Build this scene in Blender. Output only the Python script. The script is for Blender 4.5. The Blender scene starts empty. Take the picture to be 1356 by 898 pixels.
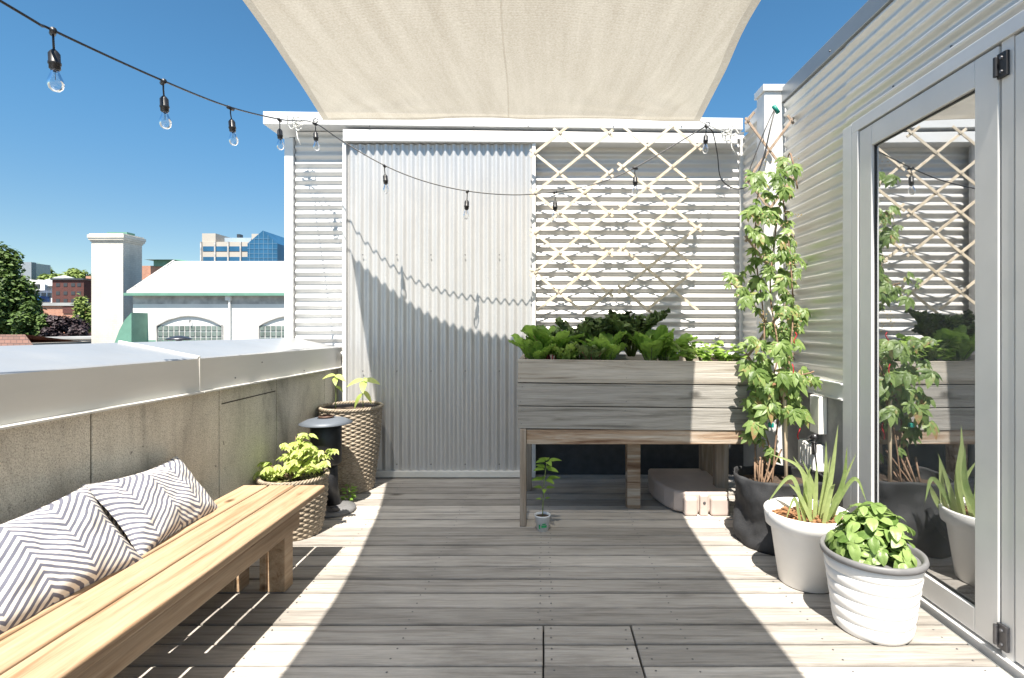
SUN_E=5.0
SKY_S=.105
EXPO=1.25
SKY_A,SKY_D,SKY_O=.8,.15,2.2
SKY_SAT=1.12
SKY_T=(.54,.80,.79)
SKY_H=(1.1,.73,.66)
WB=6800
WT=10
import bpy, math, random
from math import sin, cos, pi, radians, sqrt
from mathutils import Vector, Matrix, Euler, noise
random.seed(7)
SC = bpy.context.scene
COL = SC.collection
F = 700.0; VX = 722.0; VY = 432.0; EH = 1.35          # reference focal length and vanishing point (px), eye height (m)
def at(px, py, d):                                     # point seen at a photo pixel, d metres in front of the lens
    return Vector(((px-VX)/F*d, d, EH-(py-VY)/F*d))

# ------------------------------------------------------------------ mesh builder
class MB:
    def __init__(s): s.v=[]; s.f=[]; s.m=[]; s.k=0
    def add(s, vs, fs):
        b=len(s.v); s.v += [tuple(p) for p in vs]
        for q in fs: s.f.append(tuple(i+b for i in q)); s.m.append(s.k)
        return s
    def box(s, x0,x1,y0,y1,z0,z1):
        return s.add([(x0,y0,z0),(x1,y0,z0),(x1,y1,z0),(x0,y1,z0),(x0,y0,z1),(x1,y0,z1),(x1,y1,z1),(x0,y1,z1)],
          [(0,3,2,1),(4,5,6,7),(0,1,5,4),(1,2,6,5),(2,3,7,6),(3,0,4,7)])
    def bar(s, a, b, w, t, up=(0,0,1)):                # rectangular bar from a to b: w across, t along up-ish
        a=Vector(a); b=Vector(b); d=(b-a).normalized(); r=d.cross(Vector(up))
        if r.length<1e-4: r=d.cross(Vector((1,0,0)))
        r.normalize(); u=r.cross(d).normalized(); r*=w/2; u*=t/2
        return s.add([a-r-u,a+r-u,b+r-u,b-r-u,a-r+u,a+r+u,b+r+u,b-r+u],
          [(0,3,2,1),(4,5,6,7),(0,1,5,4),(1,2,6,5),(2,3,7,6),(3,0,4,7)])
    def prism(s, poly, z0, z1):                        # plan polygon (ccw) extruded in z
        n=len(poly)
        vs=[(x,y,z0) for x,y in poly]+[(x,y,z1) for x,y in poly]
        fs=[tuple(range(n-1,-1,-1)),tuple(range(n,2*n))]+[(i,(i+1)%n,n+(i+1)%n,n+i) for i in range(n)]
        return s.add(vs,fs)
    def extr(s, poly, axis, a0, a1):                   # polygon in the other two axes, extruded along axis
        n=len(poly); vs=[]
        for a in (a0,a1):
            for p,q in poly:
                vs.append((a,p,q) if axis=='x' else (p,a,q))
        fs=[tuple(range(n-1,-1,-1)),tuple(range(n,2*n))]+[(i,(i+1)%n,n+(i+1)%n,n+i) for i in range(n)]
        return s.add(vs,fs)
    def tube(s, pts, r, n=8, cap=True):
        pts=[Vector(p) for p in pts]; k=len(pts)
        rr=r if isinstance(r,(list,tuple)) else [r]*k
        vs=[]; fs=[]; prev=None
        for i,p in enumerate(pts):
            d=(pts[min(i+1,k-1)]-pts[max(i-1,0)]).normalized()
            if prev is None:
                prev=d.cross(Vector((0,0,1)))
                if prev.length<.01: prev=d.cross(Vector((1,0,0)))
            a=(prev-d*prev.dot(d)).normalized(); prev=a; b=d.cross(a)
            for j in range(n):
                t=2*pi*j/n; vs.append(p+(a*cos(t)+b*sin(t))*rr[i])
        for i in range(k-1):
            for j in range(n):
                fs.append((i*n+j,i*n+(j+1)%n,(i+1)*n+(j+1)%n,(i+1)*n+j))
        if cap: fs.append(tuple(range(n-1,-1,-1))); fs.append(tuple(range((k-1)*n,k*n)))
        return s.add(vs,fs)
    def lathe(s, prof, c=(0,0,0), n=32, closed=False):
        cx,cy,cz=c; vs=[]; fs=[]; k=len(prof)
        for r,z in prof:
            for j in range(n):
                t=2*pi*j/n; vs.append((cx+r*cos(t),cy+r*sin(t),cz+z))
        for i in range(k-1):
            for j in range(n): fs.append((i*n+j,i*n+(j+1)%n,(i+1)*n+(j+1)%n,(i+1)*n+j))
        if prof[0][0]>1e-4: fs.append(tuple(range(n-1,-1,-1)))
        if prof[-1][0]>1e-4 and not closed: fs.append(tuple(range((k-1)*n,k*n)))
        return s.add(vs,fs)
    def grid(s, fn, nu, nv):
        vs=[fn(i/nu,j/nv) for j in range(nv+1) for i in range(nu+1)]
        fs=[(j*(nu+1)+i,j*(nu+1)+i+1,(j+1)*(nu+1)+i+1,(j+1)*(nu+1)+i) for j in range(nv) for i in range(nu)]
        return s.add(vs,fs)
    def leaf(s, base, d, nrm, L, W, droop=.25, fold=.25, n=5, shape=.8, jag=0):
        base=Vector(base); d=Vector(d).normalized(); nrm=Vector(nrm)
        side=d.cross(nrm)
        if side.length<1e-3: side=d.orthogonal()
        side.normalize(); up=side.cross(d).normalized()
        vs=[]; fs=[]
        for i in range(n+1):
            t=i/n; w=W/2*(sin(pi*min(1,t**shape*.97+.03)))**.8
            if i==n: w=W*.01
            if jag and i%2: w*=1-jag
            p=base+d*(L*t)-up*(droop*L*t*t)
            h=up*(fold*w)
            vs+= [p-side*w+h, p, p+side*w+h]
        for i in range(n):
            a=i*3; fs+=[(a,a+1,a+4,a+3),(a+1,a+2,a+5,a+4)]
        return s.add(vs,fs)
    def build(s, name, mats, parent=None, smooth=False, bevel=0, seg=2, solid=0, kind=None):
        me=bpy.data.meshes.new(name); me.from_pydata(s.v,[],s.f); 
        if not isinstance(mats,(list,tuple)): mats=[mats]
        for m in mats: me.materials.append(m)
        me.polygons.foreach_set('material_index', s.m)
        if smooth: me.polygons.foreach_set('use_smooth',[True]*len(s.f))
        me.update()
        o=bpy.data.objects.new(name,me); COL.objects.link(o)
        if solid:
            md=o.modifiers.new('solid','SOLIDIFY'); md.thickness=solid; md.offset=0
        if bevel:
            md=o.modifiers.new('bevel','BEVEL'); md.width=bevel; md.segments=seg; md.limit_method='ANGLE'; md.angle_limit=radians(35)
            md.harden_normals=False
        if parent is not None:
            o.parent=parent
            if parent.type=='EMPTY': o.matrix_parent_inverse=Matrix.Translation(-Vector(parent.location))
        if kind: o['kind']=kind
        return o
def thing(name, label, cat, loc=(0,0,0), group=None):
    o=bpy.data.objects.new(name,None); COL.objects.link(o); o.location=loc; o.empty_display_size=.1
    o['label']=label; o['category']=cat
    if group: o['group']=group
    return o
def tag(o,label,cat,group=None):
    o['label']=label; o['category']=cat
    if group: o['group']=group
    return o
def crom(pts, n):                                      # Catmull-Rom samples through points
    pts=[Vector(p) for p in pts]; P=[pts[0]*2-pts[1]]+pts+[pts[-1]*2-pts[-2]]; out=[]
    for i in range(1,len(P)-2):
        for k in range(n):
            t=k/n; a,b,c,d=P[i-1:i+3]
            out.append(.5*((2*b)+(c-a)*t+(2*a-5*b+4*c-d)*t*t+(3*b-a-3*c+d)*t**3))
    out.append(pts[-1]); return out

# ------------------------------------------------------------------ materials
def newmat(name):
    m=bpy.data.materials.new(name); m.use_nodes=True; nt=m.node_tree; b=nt.nodes['Principled BSDF']; return m,nt,b
def nd(nt,t,**k):
    n=nt.nodes.new(t)
    for a,v in k.items(): setattr(n,a,v)
    return n
def mathn(nt,op,a,b=None,c=None):
    n=nd(nt,'ShaderNodeMath',operation=op)
    for i,x in enumerate((a,b,c)):
        if x is None: continue
        if isinstance(x,(int,float)): n.inputs[i].default_value=x
        else: nt.links.new(x,n.inputs[i])
    return n.outputs[0]
def mixc(nt,fac,a,b,mode='MIX'):
    n=nd(nt,'ShaderNodeMix',data_type='RGBA',blend_type=mode)
    for i,x in ((0,fac),(6,a),(7,b)):
        if isinstance(x,(int,float)): n.inputs[i].default_value=x
        elif isinstance(x,tuple): n.inputs[i].default_value=(*x,1)
        else: nt.links.new(x,n.inputs[i])
    return n.outputs[2]
def ramp(nt,src,stops):
    n=nd(nt,'ShaderNodeValToRGB'); nt.links.new(src,n.inputs[0]); e=n.color_ramp.elements
    while len(e)<len(stops): e.new(.5)
    for i,(p,c) in enumerate(stops):
        e[i].position=p; e[i].color=(c,c,c,1) if isinstance(c,(int,float)) else (*c,1)
    return n.outputs[0]
def noisen(nt,vec,scale,detail=4,rough=.55,dist=0):
    n=nd(nt,'ShaderNodeTexNoise'); n.inputs['Scale'].default_value=scale; n.inputs['Detail'].default_value=detail
    n.inputs['Roughness'].default_value=rough; n.inputs['Distortion'].default_value=dist
    if vec is not None: nt.links.new(vec,n.inputs['Vector'])
    return n.outputs[0]
def ocoord(nt,scale=(1,1,1),rnd=False):
    tc=nd(nt,'ShaderNodeTexCoord'); v=tc.outputs['Object']
    if rnd:
        g=nd(nt,'ShaderNodeNewGeometry'); x=mathn(nt,'MULTIPLY',g.outputs['Random Per Island'],37.0)
        c=nd(nt,'ShaderNodeCombineXYZ')
        for i in range(3): nt.links.new(x,c.inputs[i])
        a=nd(nt,'ShaderNodeVectorMath',operation='ADD'); nt.links.new(v,a.inputs[0]); nt.links.new(c.outputs[0],a.inputs[1]); v=a.outputs[0]
    mp=nd(nt,'ShaderNodeMapping'); mp.inputs['Scale'].default_value=scale; nt.links.new(v,mp.inputs['Vector'])
    return mp.outputs[0]
def bump(nt,b,h,strength=.3,dist=.01):
    n=nd(nt,'ShaderNodeBump'); n.inputs['Strength'].default_value=strength; n.inputs['Distance'].default_value=dist
    nt.links.new(h,n.inputs['Height']); nt.links.new(n.outputs[0],b.inputs['Normal'])
def simple(name,col,rough=.6,metal=0,var=.12,scale=6,bmp=0,spec=.5):
    m,nt,b=newmat(name); v=ocoord(nt); n=noisen(nt,v,scale,5)
    f=ramp(nt,n,[(.3,0),(.7,1)])
    d=tuple(c*(1-var) for c in col); u=tuple(min(1,c*(1+var)) for c in col)
    nt.links.new(mixc(nt,f,d,u),b.inputs['Base Color']); b.inputs['Roughness'].default_value=rough; b.inputs['Metallic'].default_value=metal
    b.inputs['Specular IOR Level'].default_value=spec
    if bmp: bump(nt,b,noisen(nt,v,scale*12,3),bmp,.004)
    return m
def wood(name,axis,c0,c1,c2,freq=28,stretch=.05,knot=0,rough=.7,isl=.25,bmp=.35,kt=.07):
    """grain along axis; c0 dark grain, c1 body, c2 pale; island-random tone per board"""
    m,nt,b=newmat(name)
    s=[1,1,1]; s['xyz'.index(axis)]=stretch
    v=ocoord(nt,tuple(s),True)
    g=noisen(nt,v,freq,6,.62,.6); g2=noisen(nt,v,freq*4.3,4,.6)
    big=noisen(nt,v,2.6,3)
    col=ramp(nt,g,[(.28,c0),(.47,c1),(.72,c2)])
    fine=ramp(nt,g2,[(.30,.80),(.6,1.0)])
    col=mixc(nt,1,col,fine,'MULTIPLY')
    gi=nd(nt,'ShaderNodeNewGeometry').outputs['Random Per Island']
    tone=mathn(nt,'MULTIPLY_ADD',gi,isl*2,1-isl)
    tone=mathn(nt,'MULTIPLY',tone,mathn(nt,'MULTIPLY_ADD',big,.5,.75))
    cc=nd(nt,'ShaderNodeCombineXYZ'); [nt.links.new(tone,cc.inputs[i]) for i in range(3)]
    col=mixc(nt,1,col,cc.outputs[0],'MULTIPLY')
    if knot:
        s2=[knot*1.6]*3; s2['xyz'.index(axis)]=knot
        vk=ocoord(nt,tuple(s2),True); vo=nd(nt,'ShaderNodeTexVoronoi'); vo.inputs['Scale'].default_value=1; nt.links.new(vk,vo.inputs['Vector'])
        k=ramp(nt,vo.outputs['Distance'],[(kt*.2,1.0),(kt*.5,.7),(kt,0.0)])
        col=mixc(nt,k,col,tuple(x*.45 for x in c0))
    nt.links.new(col,b.inputs['Base Color']); b.inputs['Roughness'].default_value=rough; b.inputs['Specular IOR Level'].default_value=.3
    bump(nt,b,g2,bmp,.004)
    return m
def leafmat(name,dark,light,trans=.35,rough=.45,tip=None):
    m,nt,b=newmat(name)
    gi=nd(nt,'ShaderNodeNewGeometry').outputs['Random Per Island']
    v=ocoord(nt); n=noisen(nt,v,30,3)
    f=mathn(nt,'MULTIPLY_ADD',n,.6,mathn(nt,'MULTIPLY_ADD',gi,.7,-.12))
    st=[(.12,dark),(.8,light)]
    if tip: st.append((.97,tip))
    col=ramp(nt,f,st)
    nt.links.new(col,b.inputs['Base Color']); b.inputs['Roughness'].default_value=rough; b.inputs['Specular IOR Level'].default_value=.45
    bump(nt,b,noisen(nt,ocoord(nt),55,4,.6),.35,.006)
    t=nd(nt,'ShaderNodeBsdfTranslucent'); 
    hs=nd(nt,'ShaderNodeHueSaturation'); hs.inputs['Value'].default_value=1.5; nt.links.new(col,hs.inputs['Color']); nt.links.new(hs.outputs[0],t.inputs[0])
    mx=nd(nt,'ShaderNodeMixShader'); mx.inputs[0].default_value=trans
    nt.links.new(b.outputs[0],mx.inputs[1]); nt.links.new(t.outputs[0],mx.inputs[2])
    nt.links.new(mx.outputs[0],nt.nodes['Material Output'].inputs[0])
    return m
def board_dirt(m,p0,pw):
    nt=m.node_tree; b=nt.nodes['Principled BSDF']; src=b.inputs['Base Color'].links[0].from_socket
    tc=nd(nt,'ShaderNodeTexCoord'); sep=nd(nt,'ShaderNodeSeparateXYZ'); nt.links.new(tc.outputs['Object'],sep.inputs[0])
    fr=mathn(nt,'FRACT',mathn(nt,'DIVIDE',mathn(nt,'SUBTRACT',sep.outputs[1],p0-50*pw),pw))
    e=mathn(nt,'ABSOLUTE',mathn(nt,'SUBTRACT',fr,.475))
    n=noisen(nt,ocoord(nt,(1,5,1)),3.5,6,.65)
    e=mathn(nt,'ADD',e,mathn(nt,'MULTIPLY',mathn(nt,'SUBTRACT',n,.5),.35))
    k=ramp(nt,e,[(.38,1.0),(.50,.66)])
    blot=ramp(nt,noisen(nt,ocoord(nt,(.55,1.6,1)),1.7,7,.68,.5),[(.32,.74),(.50,.97),(.68,1.10)])
    c=mixc(nt,1,mixc(nt,1,src,k,'MULTIPLY'),blot,'MULTIPLY'); nt.links.new(c,b.inputs['Base Color'])
def sheetmetal(name,col,metal,rough,streak=(1,1,1)):
    m,nt,b=newmat(name); v=ocoord(nt,streak); n=noisen(nt,v,7,6,.6)
    v2=ocoord(nt); n2=noisen(nt,v2,5,2)
    f=ramp(nt,n,[(.3,0),(.75,1)])
    nt.links.new(mixc(nt,f,tuple(c*.88 for c in col),col),b.inputs['Base Color'])
    b.inputs['Metallic'].default_value=metal
    r=mathn(nt,'MULTIPLY_ADD',n2,.18,rough-.09); nt.links.new(r,b.inputs['Roughness'])
    bump(nt,b,n,.12,.01)
    return m
M={}
M['clad']=sheetmetal('white_corrugated_metal',(.68,.67,.655),.2,.38,(.25,.25,1))
M['clad_side']=sheetmetal('silver_corrugated_metal',(.74,.72,.68),.3,.36,(1,.2,1))
M['clad_door']=sheetmetal('grey_corrugated_metal',(.56,.56,.56),.35,.38,(1,1,.2))
M['trim']=sheetmetal('white_trim_metal',(.74,.74,.735),.0,.35,(.3,.3,1))
M['coping_top']=sheetmetal('coping_metal',(.37,.38,.39),.3,.33,(.4,.4,1))
M['fascia']=sheetmetal('grey_fascia_metal',(.70,.69,.655),.0,.5,(1,.2,1))
M['alu']=sheetmetal('aluminium_frame',(.72,.72,.72),.1,.42,(.4,.4,.3))
M['black']=simple('black_plastic',(.015,.015,.017),.42,0,.3,30)
M['steel']=simple('dark_steel',(.12,.12,.13),.35,.8,.2,30)
M['screw']=simple('screw_head',(.16,.16,.17),.4,.7,.2,60)
M['rope']=simple('white_rope',(.7,.69,.65),.85,0,.15,80)
M['deck']=wood('weathered_decking','x',(.25,.228,.203),(.42,.388,.352),(.50,.47,.435),34,.05,.9,.8,.27,.9)
board_dirt(M['deck'],2.394,.1447)
M['pine']=wood('fresh_pine','y',(.25,.14,.07),(.44,.30,.19),(.53,.385,.26),30,.05,3.0,.5,.10,.2,.125)
M['planter_wood']=wood('weathered_planter_boards','x',(.20,.165,.13),(.50,.455,.395),(.62,.58,.53),20,.05,1.9,.8,.2,.8,.10)
M['planter_grey']=wood('grey_planter_boards','x',(.13,.12,.105),(.37,.35,.32),(.50,.48,.455),26,.045,1.6,.8,.25,.8,.09)
M['apron_wood']=wood('rotting_brown_wood','x',(.12,.055,.03),(.38,.27,.19),(.62,.57,.50),20,.07,2.5,.85,.1,.9,.12)
M['leg_wood']=wood('weathered_leg_wood','z',(.14,.10,.07),(.34,.275,.22),(.46,.42,.37),22,.06,2,.85,.15,.5)
M['lath']=wood('pale_trellis_lath','x',(.42,.33,.23),(.62,.53,.41),(.72,.65,.54),40,.4,0,.7,.15,.2)
M['oldlath']=wood('brown_trellis_lath','x',(.16,.11,.08),(.32,.24,.18),(.45,.37,.30),40,.4,0,.8,.2,.2)
M['stake']=wood('bamboo_stake','z',(.42,.30,.18),(.62,.48,.33),(.7,.58,.42),30,.1,0,.6,.1,.2)
M['soil']=simple('potting_soil',(.06,.04,.028),.95,0,.5,60,.8)
M['mulch']=simple('bark_mulch',(.30,.15,.07),.9,0,.6,70,.8)
M['whitepot']=simple('white_plastic_pot',(.84,.83,.81),.42,0,.07,3.5)
M['greyrim']=simple('grey_pot_rim',(.16,.16,.165),.5,0,.1,20)
M['felt']=simple('black_grow_bag_fabric',(.030,.031,.034),.75,0,.4,12,.4)
M['case']=simple('beige_plastic',(.50,.42,.38),.5,0,.1,6,.1)
M['cup']=simple('printed_white_cup',(.72,.74,.76),.5,0,.03,6)
M['cupgreen']=simple('green_print',(.03,.35,.13),.5,0,.1,6)
M['red']=simple('red_twine',(.45,.02,.03),.7,0,.1,6)
M['teal']=simple('teal_clip',(.0,.22,.17),.5,0,.1,6)
M['stem_brown']=simple('woody_stem',(.22,.14,.09),.8,0,.3,40)
M['stem_green']=simple('green_stem',(.16,.22,.06),.6,0,.3,40)
M['stem_red']=simple('red_chard_stem',(.30,.05,.06),.5,0,.3,40)
M['vine']=leafmat('vine_leaf',(.06,.12,.022),(.28,.39,.13),.4,.4,(.42,.22,.13))
M['basil']=leafmat('basil_leaf',(.095,.18,.035),(.30,.41,.14),.3,.38)
M['iris']=leafmat('strap_leaf',(.19,.27,.09),(.42,.50,.22),.35,.45)
M['chard']=leafmat('chard_leaf',(.09,.19,.03),(.30,.48,.09),.35,.35)
M['kale']=leafmat('kale_leaf',(.07,.115,.035),(.20,.28,.095),.15,.55)
M['parsley']=leafmat('celery_leaf',(.13,.24,.03),(.34,.48,.11),.4,.45)
M['maple']=leafmat('pale_maple_leaf',(.30,.40,.09),(.60,.66,.24),.4,.5,(.6,.45,.3))
M['seedling']=leafmat('seedling_leaf',(.12,.22,.03),(.26,.40,.07),.35,.45)
M['tree_g']=leafmat('street_tree_leaf',(.022,.05,.010),(.09,.15,.028),.2,.6)
M['tree_l']=leafmat('hill_tree_leaf',(.09,.14,.03),(.22,.29,.07),.2,.6)
M['tree_p']=leafmat('purple_tree_leaf',(.020,.014,.017),(.055,.035,.04),.1,.6)
M['bark']=simple('bark',(.10,.075,.055),.9,0,.3,10,.3)
# concrete with speckle, damp stains and fine joints' dirt
def concrete():
    m,nt,b=newmat('pebbled_concrete'); v=ocoord(nt)
    vo=nd(nt,'ShaderNodeTexVoronoi'); vo.inputs['Scale'].default_value=150; nt.links.new(v,vo.inputs['Vector'])
    sp=ramp(nt,noisen(nt,v,190,3,.7),[(.36,(.40,.375,.32)),(.52,(.70,.67,.59)),(.72,(.82,.79,.71))])
    st=ramp(nt,noisen(nt,ocoord(nt,(1,1,.35)),2.6,7,.66,.4),[(.33,.50),(.47,.86),(.6,1.0)])
    c=mixc(nt,1,sp,st,'MULTIPLY')
    sep=nd(nt,'ShaderNodeSeparateXYZ'); nt.links.new(v,sep.inputs[0])
    streak=ramp(nt,noisen(nt,ocoord(nt,(9,9,.5)),1.6,5,.6),[(.28,.88),(.42,1.0)])
    c=mixc(nt,1,c,streak,'MULTIPLY')
    spots=ramp(nt,noisen(nt,v,26,4,.7),[(.28,.25),(.34,1.0)])
    c=mixc(nt,1,c,spots,'MULTIPLY')
    nt.links.new(c,b.inputs['Base Color']); b.inputs['Roughness'].default_value=.9
    bump(nt,b,vo.outputs['Distance'],.5,.004); return m
M['conc']=concrete()
M['stucco']=simple('grey_stucco',(.30,.30,.30),.9,0,.15,14,.6)
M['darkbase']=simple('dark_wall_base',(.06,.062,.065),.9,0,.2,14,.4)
M['joint']=simple('joint_filler',(.07,.06,.05),.9,0,.3,30)
def wicker():
    m,nt,b=newmat('grey_wicker'); v=ocoord(nt); n=noisen(nt,v,22,4); n2=noisen(nt,ocoord(nt,(1,1,6)),60,3)
    c=ramp(nt,n2,[(.3,(.13,.095,.065)),(.5,(.36,.295,.22)),(.72,(.52,.45,.36))])
    c=mixc(nt,1,c,ramp(nt,n,[(.3,.7),(.6,1.0)]),'MULTIPLY')
    nt.links.new(c,b.inputs['Base Color']); b.inputs['Roughness'].default_value=.6; bump(nt,b,n2,.4,.003); return m
M['wicker']=wicker()
def sailmat(nm='cream_sail_cloth',dk=1,por=None):
    m,nt,b=newmat(nm); por=SAIL_P if por is None else por
    v=ocoord(nt); w=nd(nt,'ShaderNodeTexWave',wave_type='BANDS',bands_direction='Y'); w.inputs['Scale'].default_value=26; w.inputs['Distortion'].default_value=1.2; w.inputs['Detail'].default_value=2
    nt.links.new(v,w.inputs['Vector'])
    w2=nd(nt,'ShaderNodeTexWave',wave_type='BANDS',bands_direction='X'); w2.inputs['Scale'].default_value=60; w2.inputs['Distortion'].default_value=1.5; nt.links.new(v,w2.inputs['Vector'])
    n=noisen(nt,ocoord(nt,(5,.35,1)),2.2,5,.6); n2=noisen(nt,ocoord(nt,(1,1,1)),120,3,.7)
    f=mathn(nt,'MULTIPLY_ADD',w.outputs['Fac'],.16,mathn(nt,'MULTIPLY_ADD',w2.outputs['Fac'],.10,mathn(nt,'MULTIPLY_ADD',n,.45,mathn(nt,'MULTIPLY',n2,.75))))
    c=ramp(nt,f,[(p_,tuple(q*dk for q in cc_)) for p_,cc_ in ((.40,(.33,.285,.21)),(.70,(.48,.43,.345)),(.98,(.64,.60,.51)))])
    nt.links.new(c,b.inputs['Base Color']); b.inputs['Roughness'].default_value=.9; b.inputs['Specular IOR Level'].default_value=.1
    t=nd(nt,'ShaderNodeBsdfTranslucent'); nt.links.new(c,t.inputs[0])
    mx=nd(nt,'ShaderNodeMixShader'); mx.inputs[0].default_value=SAIL_T
    nt.links.new(b.outputs[0],mx.inputs[1]); nt.links.new(t.outputs[0],mx.inputs[2])
    tp=nd(nt,'ShaderNodeBsdfTransparent'); m2=nd(nt,'ShaderNodeMixShader'); m2.inputs[0].default_value=por   # open weave of the knitted cloth
    nt.links.new(mx.outputs[0],m2.inputs[1]); nt.links.new(tp.outputs[0],m2.inputs[2]); nt.links.new(m2.outputs[0],nt.nodes['Material Output'].inputs[0])
    bump(nt,b,f,.2,.004)
    return m
SAIL_T=.36; SAIL_P=.09
M['sail']=sailmat()
M['hem']=sailmat('sail_hem',.74,SAIL_P*.8)
M['seam']=sailmat('sail_seam',1.0,.75)
def stripes():
    m,nt,b=newmat('chevron_cotton'); tc=nd(nt,'ShaderNodeTexCoord'); sep=nd(nt,'ShaderNodeSeparateXYZ'); nt.links.new(tc.outputs['Object'],sep.inputs[0])
    x,z=sep.outputs[0],sep.outputs[2]
    tri=mathn(nt,'PINGPONG',mathn(nt,'ADD',x,3.04),.15)
    s=mathn(nt,'MULTIPLY_ADD',tri,.72,z)
    s=mathn(nt,'ADD',s,mathn(nt,'MULTIPLY',noisen(nt,tc.outputs['Object'],60,2),.0025))
    fr=mathn(nt,'FRACT',mathn(nt,'MULTIPLY',mathn(nt,'ADD',s,5.0),40.0))
    k=ramp(nt,fr,[(.42,0.0),(.48,1.0),(.90,1.0),(.96,0.0)])
    c=mixc(nt,k,(.72,.69,.64),(.15,.155,.20))
    nt.links.new(c,b.inputs['Base Color']); b.inputs['Roughness'].default_value=.9; b.inputs['Specular IOR Level'].default_value=.1
    bump(nt,b,noisen(nt,tc.outputs['Object'],350,2),.3,.002); return m
M['chevron']=stripes()
def glass(name,ior,tint,add=0,rg=0,veil=0):
    m,nt,b=newmat(name); nt.nodes.remove(b)
    fr=nd(nt,'ShaderNodeFresnel'); fr.inputs[0].default_value=ior
    t=nd(nt,'ShaderNodeBsdfTransparent'); t.inputs[0].default_value=(*tint,1)
    g=nd(nt,'ShaderNodeBsdfGlossy'); g.inputs['Roughness'].default_value=rg; g.inputs[0].default_value=(.95,.97,1,1)
    mx=nd(nt,'ShaderNodeMixShader'); nt.links.new(mathn(nt,'MINIMUM',mathn(nt,'ADD',fr.outputs[0],add),1.0),mx.inputs[0]); nt.links.new(t.outputs[0],mx.inputs[1]); nt.links.new(g.outputs[0],mx.inputs[2])
    o_=mx.outputs[0]
    if veil:                                            # streaky pale haze mixed into the glass to brighten its dark reflection
        df=nd(nt,'ShaderNodeBsdfDiffuse'); df.inputs[0].default_value=(.8,.8,.78,1); m3=nd(nt,'ShaderNodeMixShader')
        nt.links.new(mathn(nt,'MULTIPLY',ramp(nt,noisen(nt,ocoord(nt,(1,6,.6)),2.2,5),[(.3,.5),(.7,1.0)]),veil),m3.inputs[0]); nt.links.new(o_,m3.inputs[1]); nt.links.new(df.outputs[0],m3.inputs[2]); o_=m3.outputs[0]
    nt.links.new(o_,nt.nodes['Material Output'].inputs[0]); return m
M['pane']=glass('door_glass',1.5,(.90,.94,.94),.55,.008,.06)
M['bulbglass']=glass('bulb_glass',1.45,(.97,.97,.97),.04)
M['farglass']=simple('blue_curtain_glass',(.035,.13,.24),.08,.3,.25,.3)
# far building paints
M['whitebrick']=None
def brick(name,c,c2,mortar,scale,axis='xz'):
    m,nt,b=newmat(name); tc=nd(nt,'ShaderNodeTexCoord'); sep=nd(nt,'ShaderNodeSeparateXYZ'); nt.links.new(tc.outputs['Object'],sep.inputs[0])
    cb=nd(nt,'ShaderNodeCombineXYZ'); nt.links.new(mathn(nt,'ADD',sep.outputs[0],sep.outputs[1]),cb.inputs[0]); nt.links.new(sep.outputs[2],cb.inputs[1])
    br=nd(nt,'ShaderNodeTexBrick'); nt.links.new(cb.outputs[0],br.inputs['Vector']); br.inputs['Scale'].default_value=scale
    br.inputs['Color1'].default_value=(*c,1); br.inputs['Color2'].default_value=(*c2,1); br.inputs['Mortar'].default_value=(*mortar,1); br.inputs['Mortar Size'].default_value=.018
    n=ramp(nt,noisen(nt,ocoord(nt,(1,1,.3)),.9,6,.65),[(.3,.78),(.6,1.0)])
    nt.links.new(mixc(nt,1,br.outputs['Color'],n,'MULTIPLY'),b.inputs['Base Color']); b.inputs['Roughness'].default_value=.85
    return m
M['whitebrick']=brick('painted_white_brick',(.66,.625,.56),(.60,.57,.51),(.52,.49,.44),2.0)
M['redbrick']=brick('dark_red_brick',(.11,.03,.025),(.08,.025,.022),(.11,.07,.06),1.5)
M['orangebrick']=brick('orange_brick',(.46,.22,.14),(.40,.18,.12),(.4,.3,.25),1.5)
M['whitewall']=simple('white_painted_wall',(.72,.71,.69),.8,0,.06,.8)
M['whiteroof']=simple('white_membrane_roof',(.60,.60,.60),.7,0,.05,.5)
M['green']=simple('green_copper_paint',(.12,.26,.20),.6,0,.12,2)
M['dirty']=simple('soot_stained_render',(.40,.39,.38),.85,0,.35,2)
M['beige']=simple('beige_precast',(.42,.385,.34),.8,0,.05,.3)
M['greyroof']=simple('grey_flat_roof',(.30,.31,.31),.85,0,.15,.6)
M['rooftile']=brick('brown_roof_tiles',(.22,.115,.085),(.15,.085,.065),(.05,.03,.025),1.6)
M['gblock']=simple('glass_block',(.15,.19,.18),.15,.1,.35,2.5)
M['mort']=simple('pale_mortar',(.42,.42,.41),.8,0,.05,3)
M['bluepaint']=simple('blue_awning',(.03,.12,.36),.6,0,.1,3)
M['ground']=simple('city_ground',(.14,.14,.13),.9,0,.3,.05)
M['room']=simple('dark_room_paint',(.42,.44,.43),.9,0,.2,2)
M['curtain']=simple('sheer_curtain',(.8,.82,.82),.9,0,.1,8)
M['tealcloth']=simple('teal_cloth',(.01,.10,.13),.8,0,.2,5)
M['brownwood']=simple('brown_cabinet',(.10,.045,.03),.6,0,.2,8)
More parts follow.
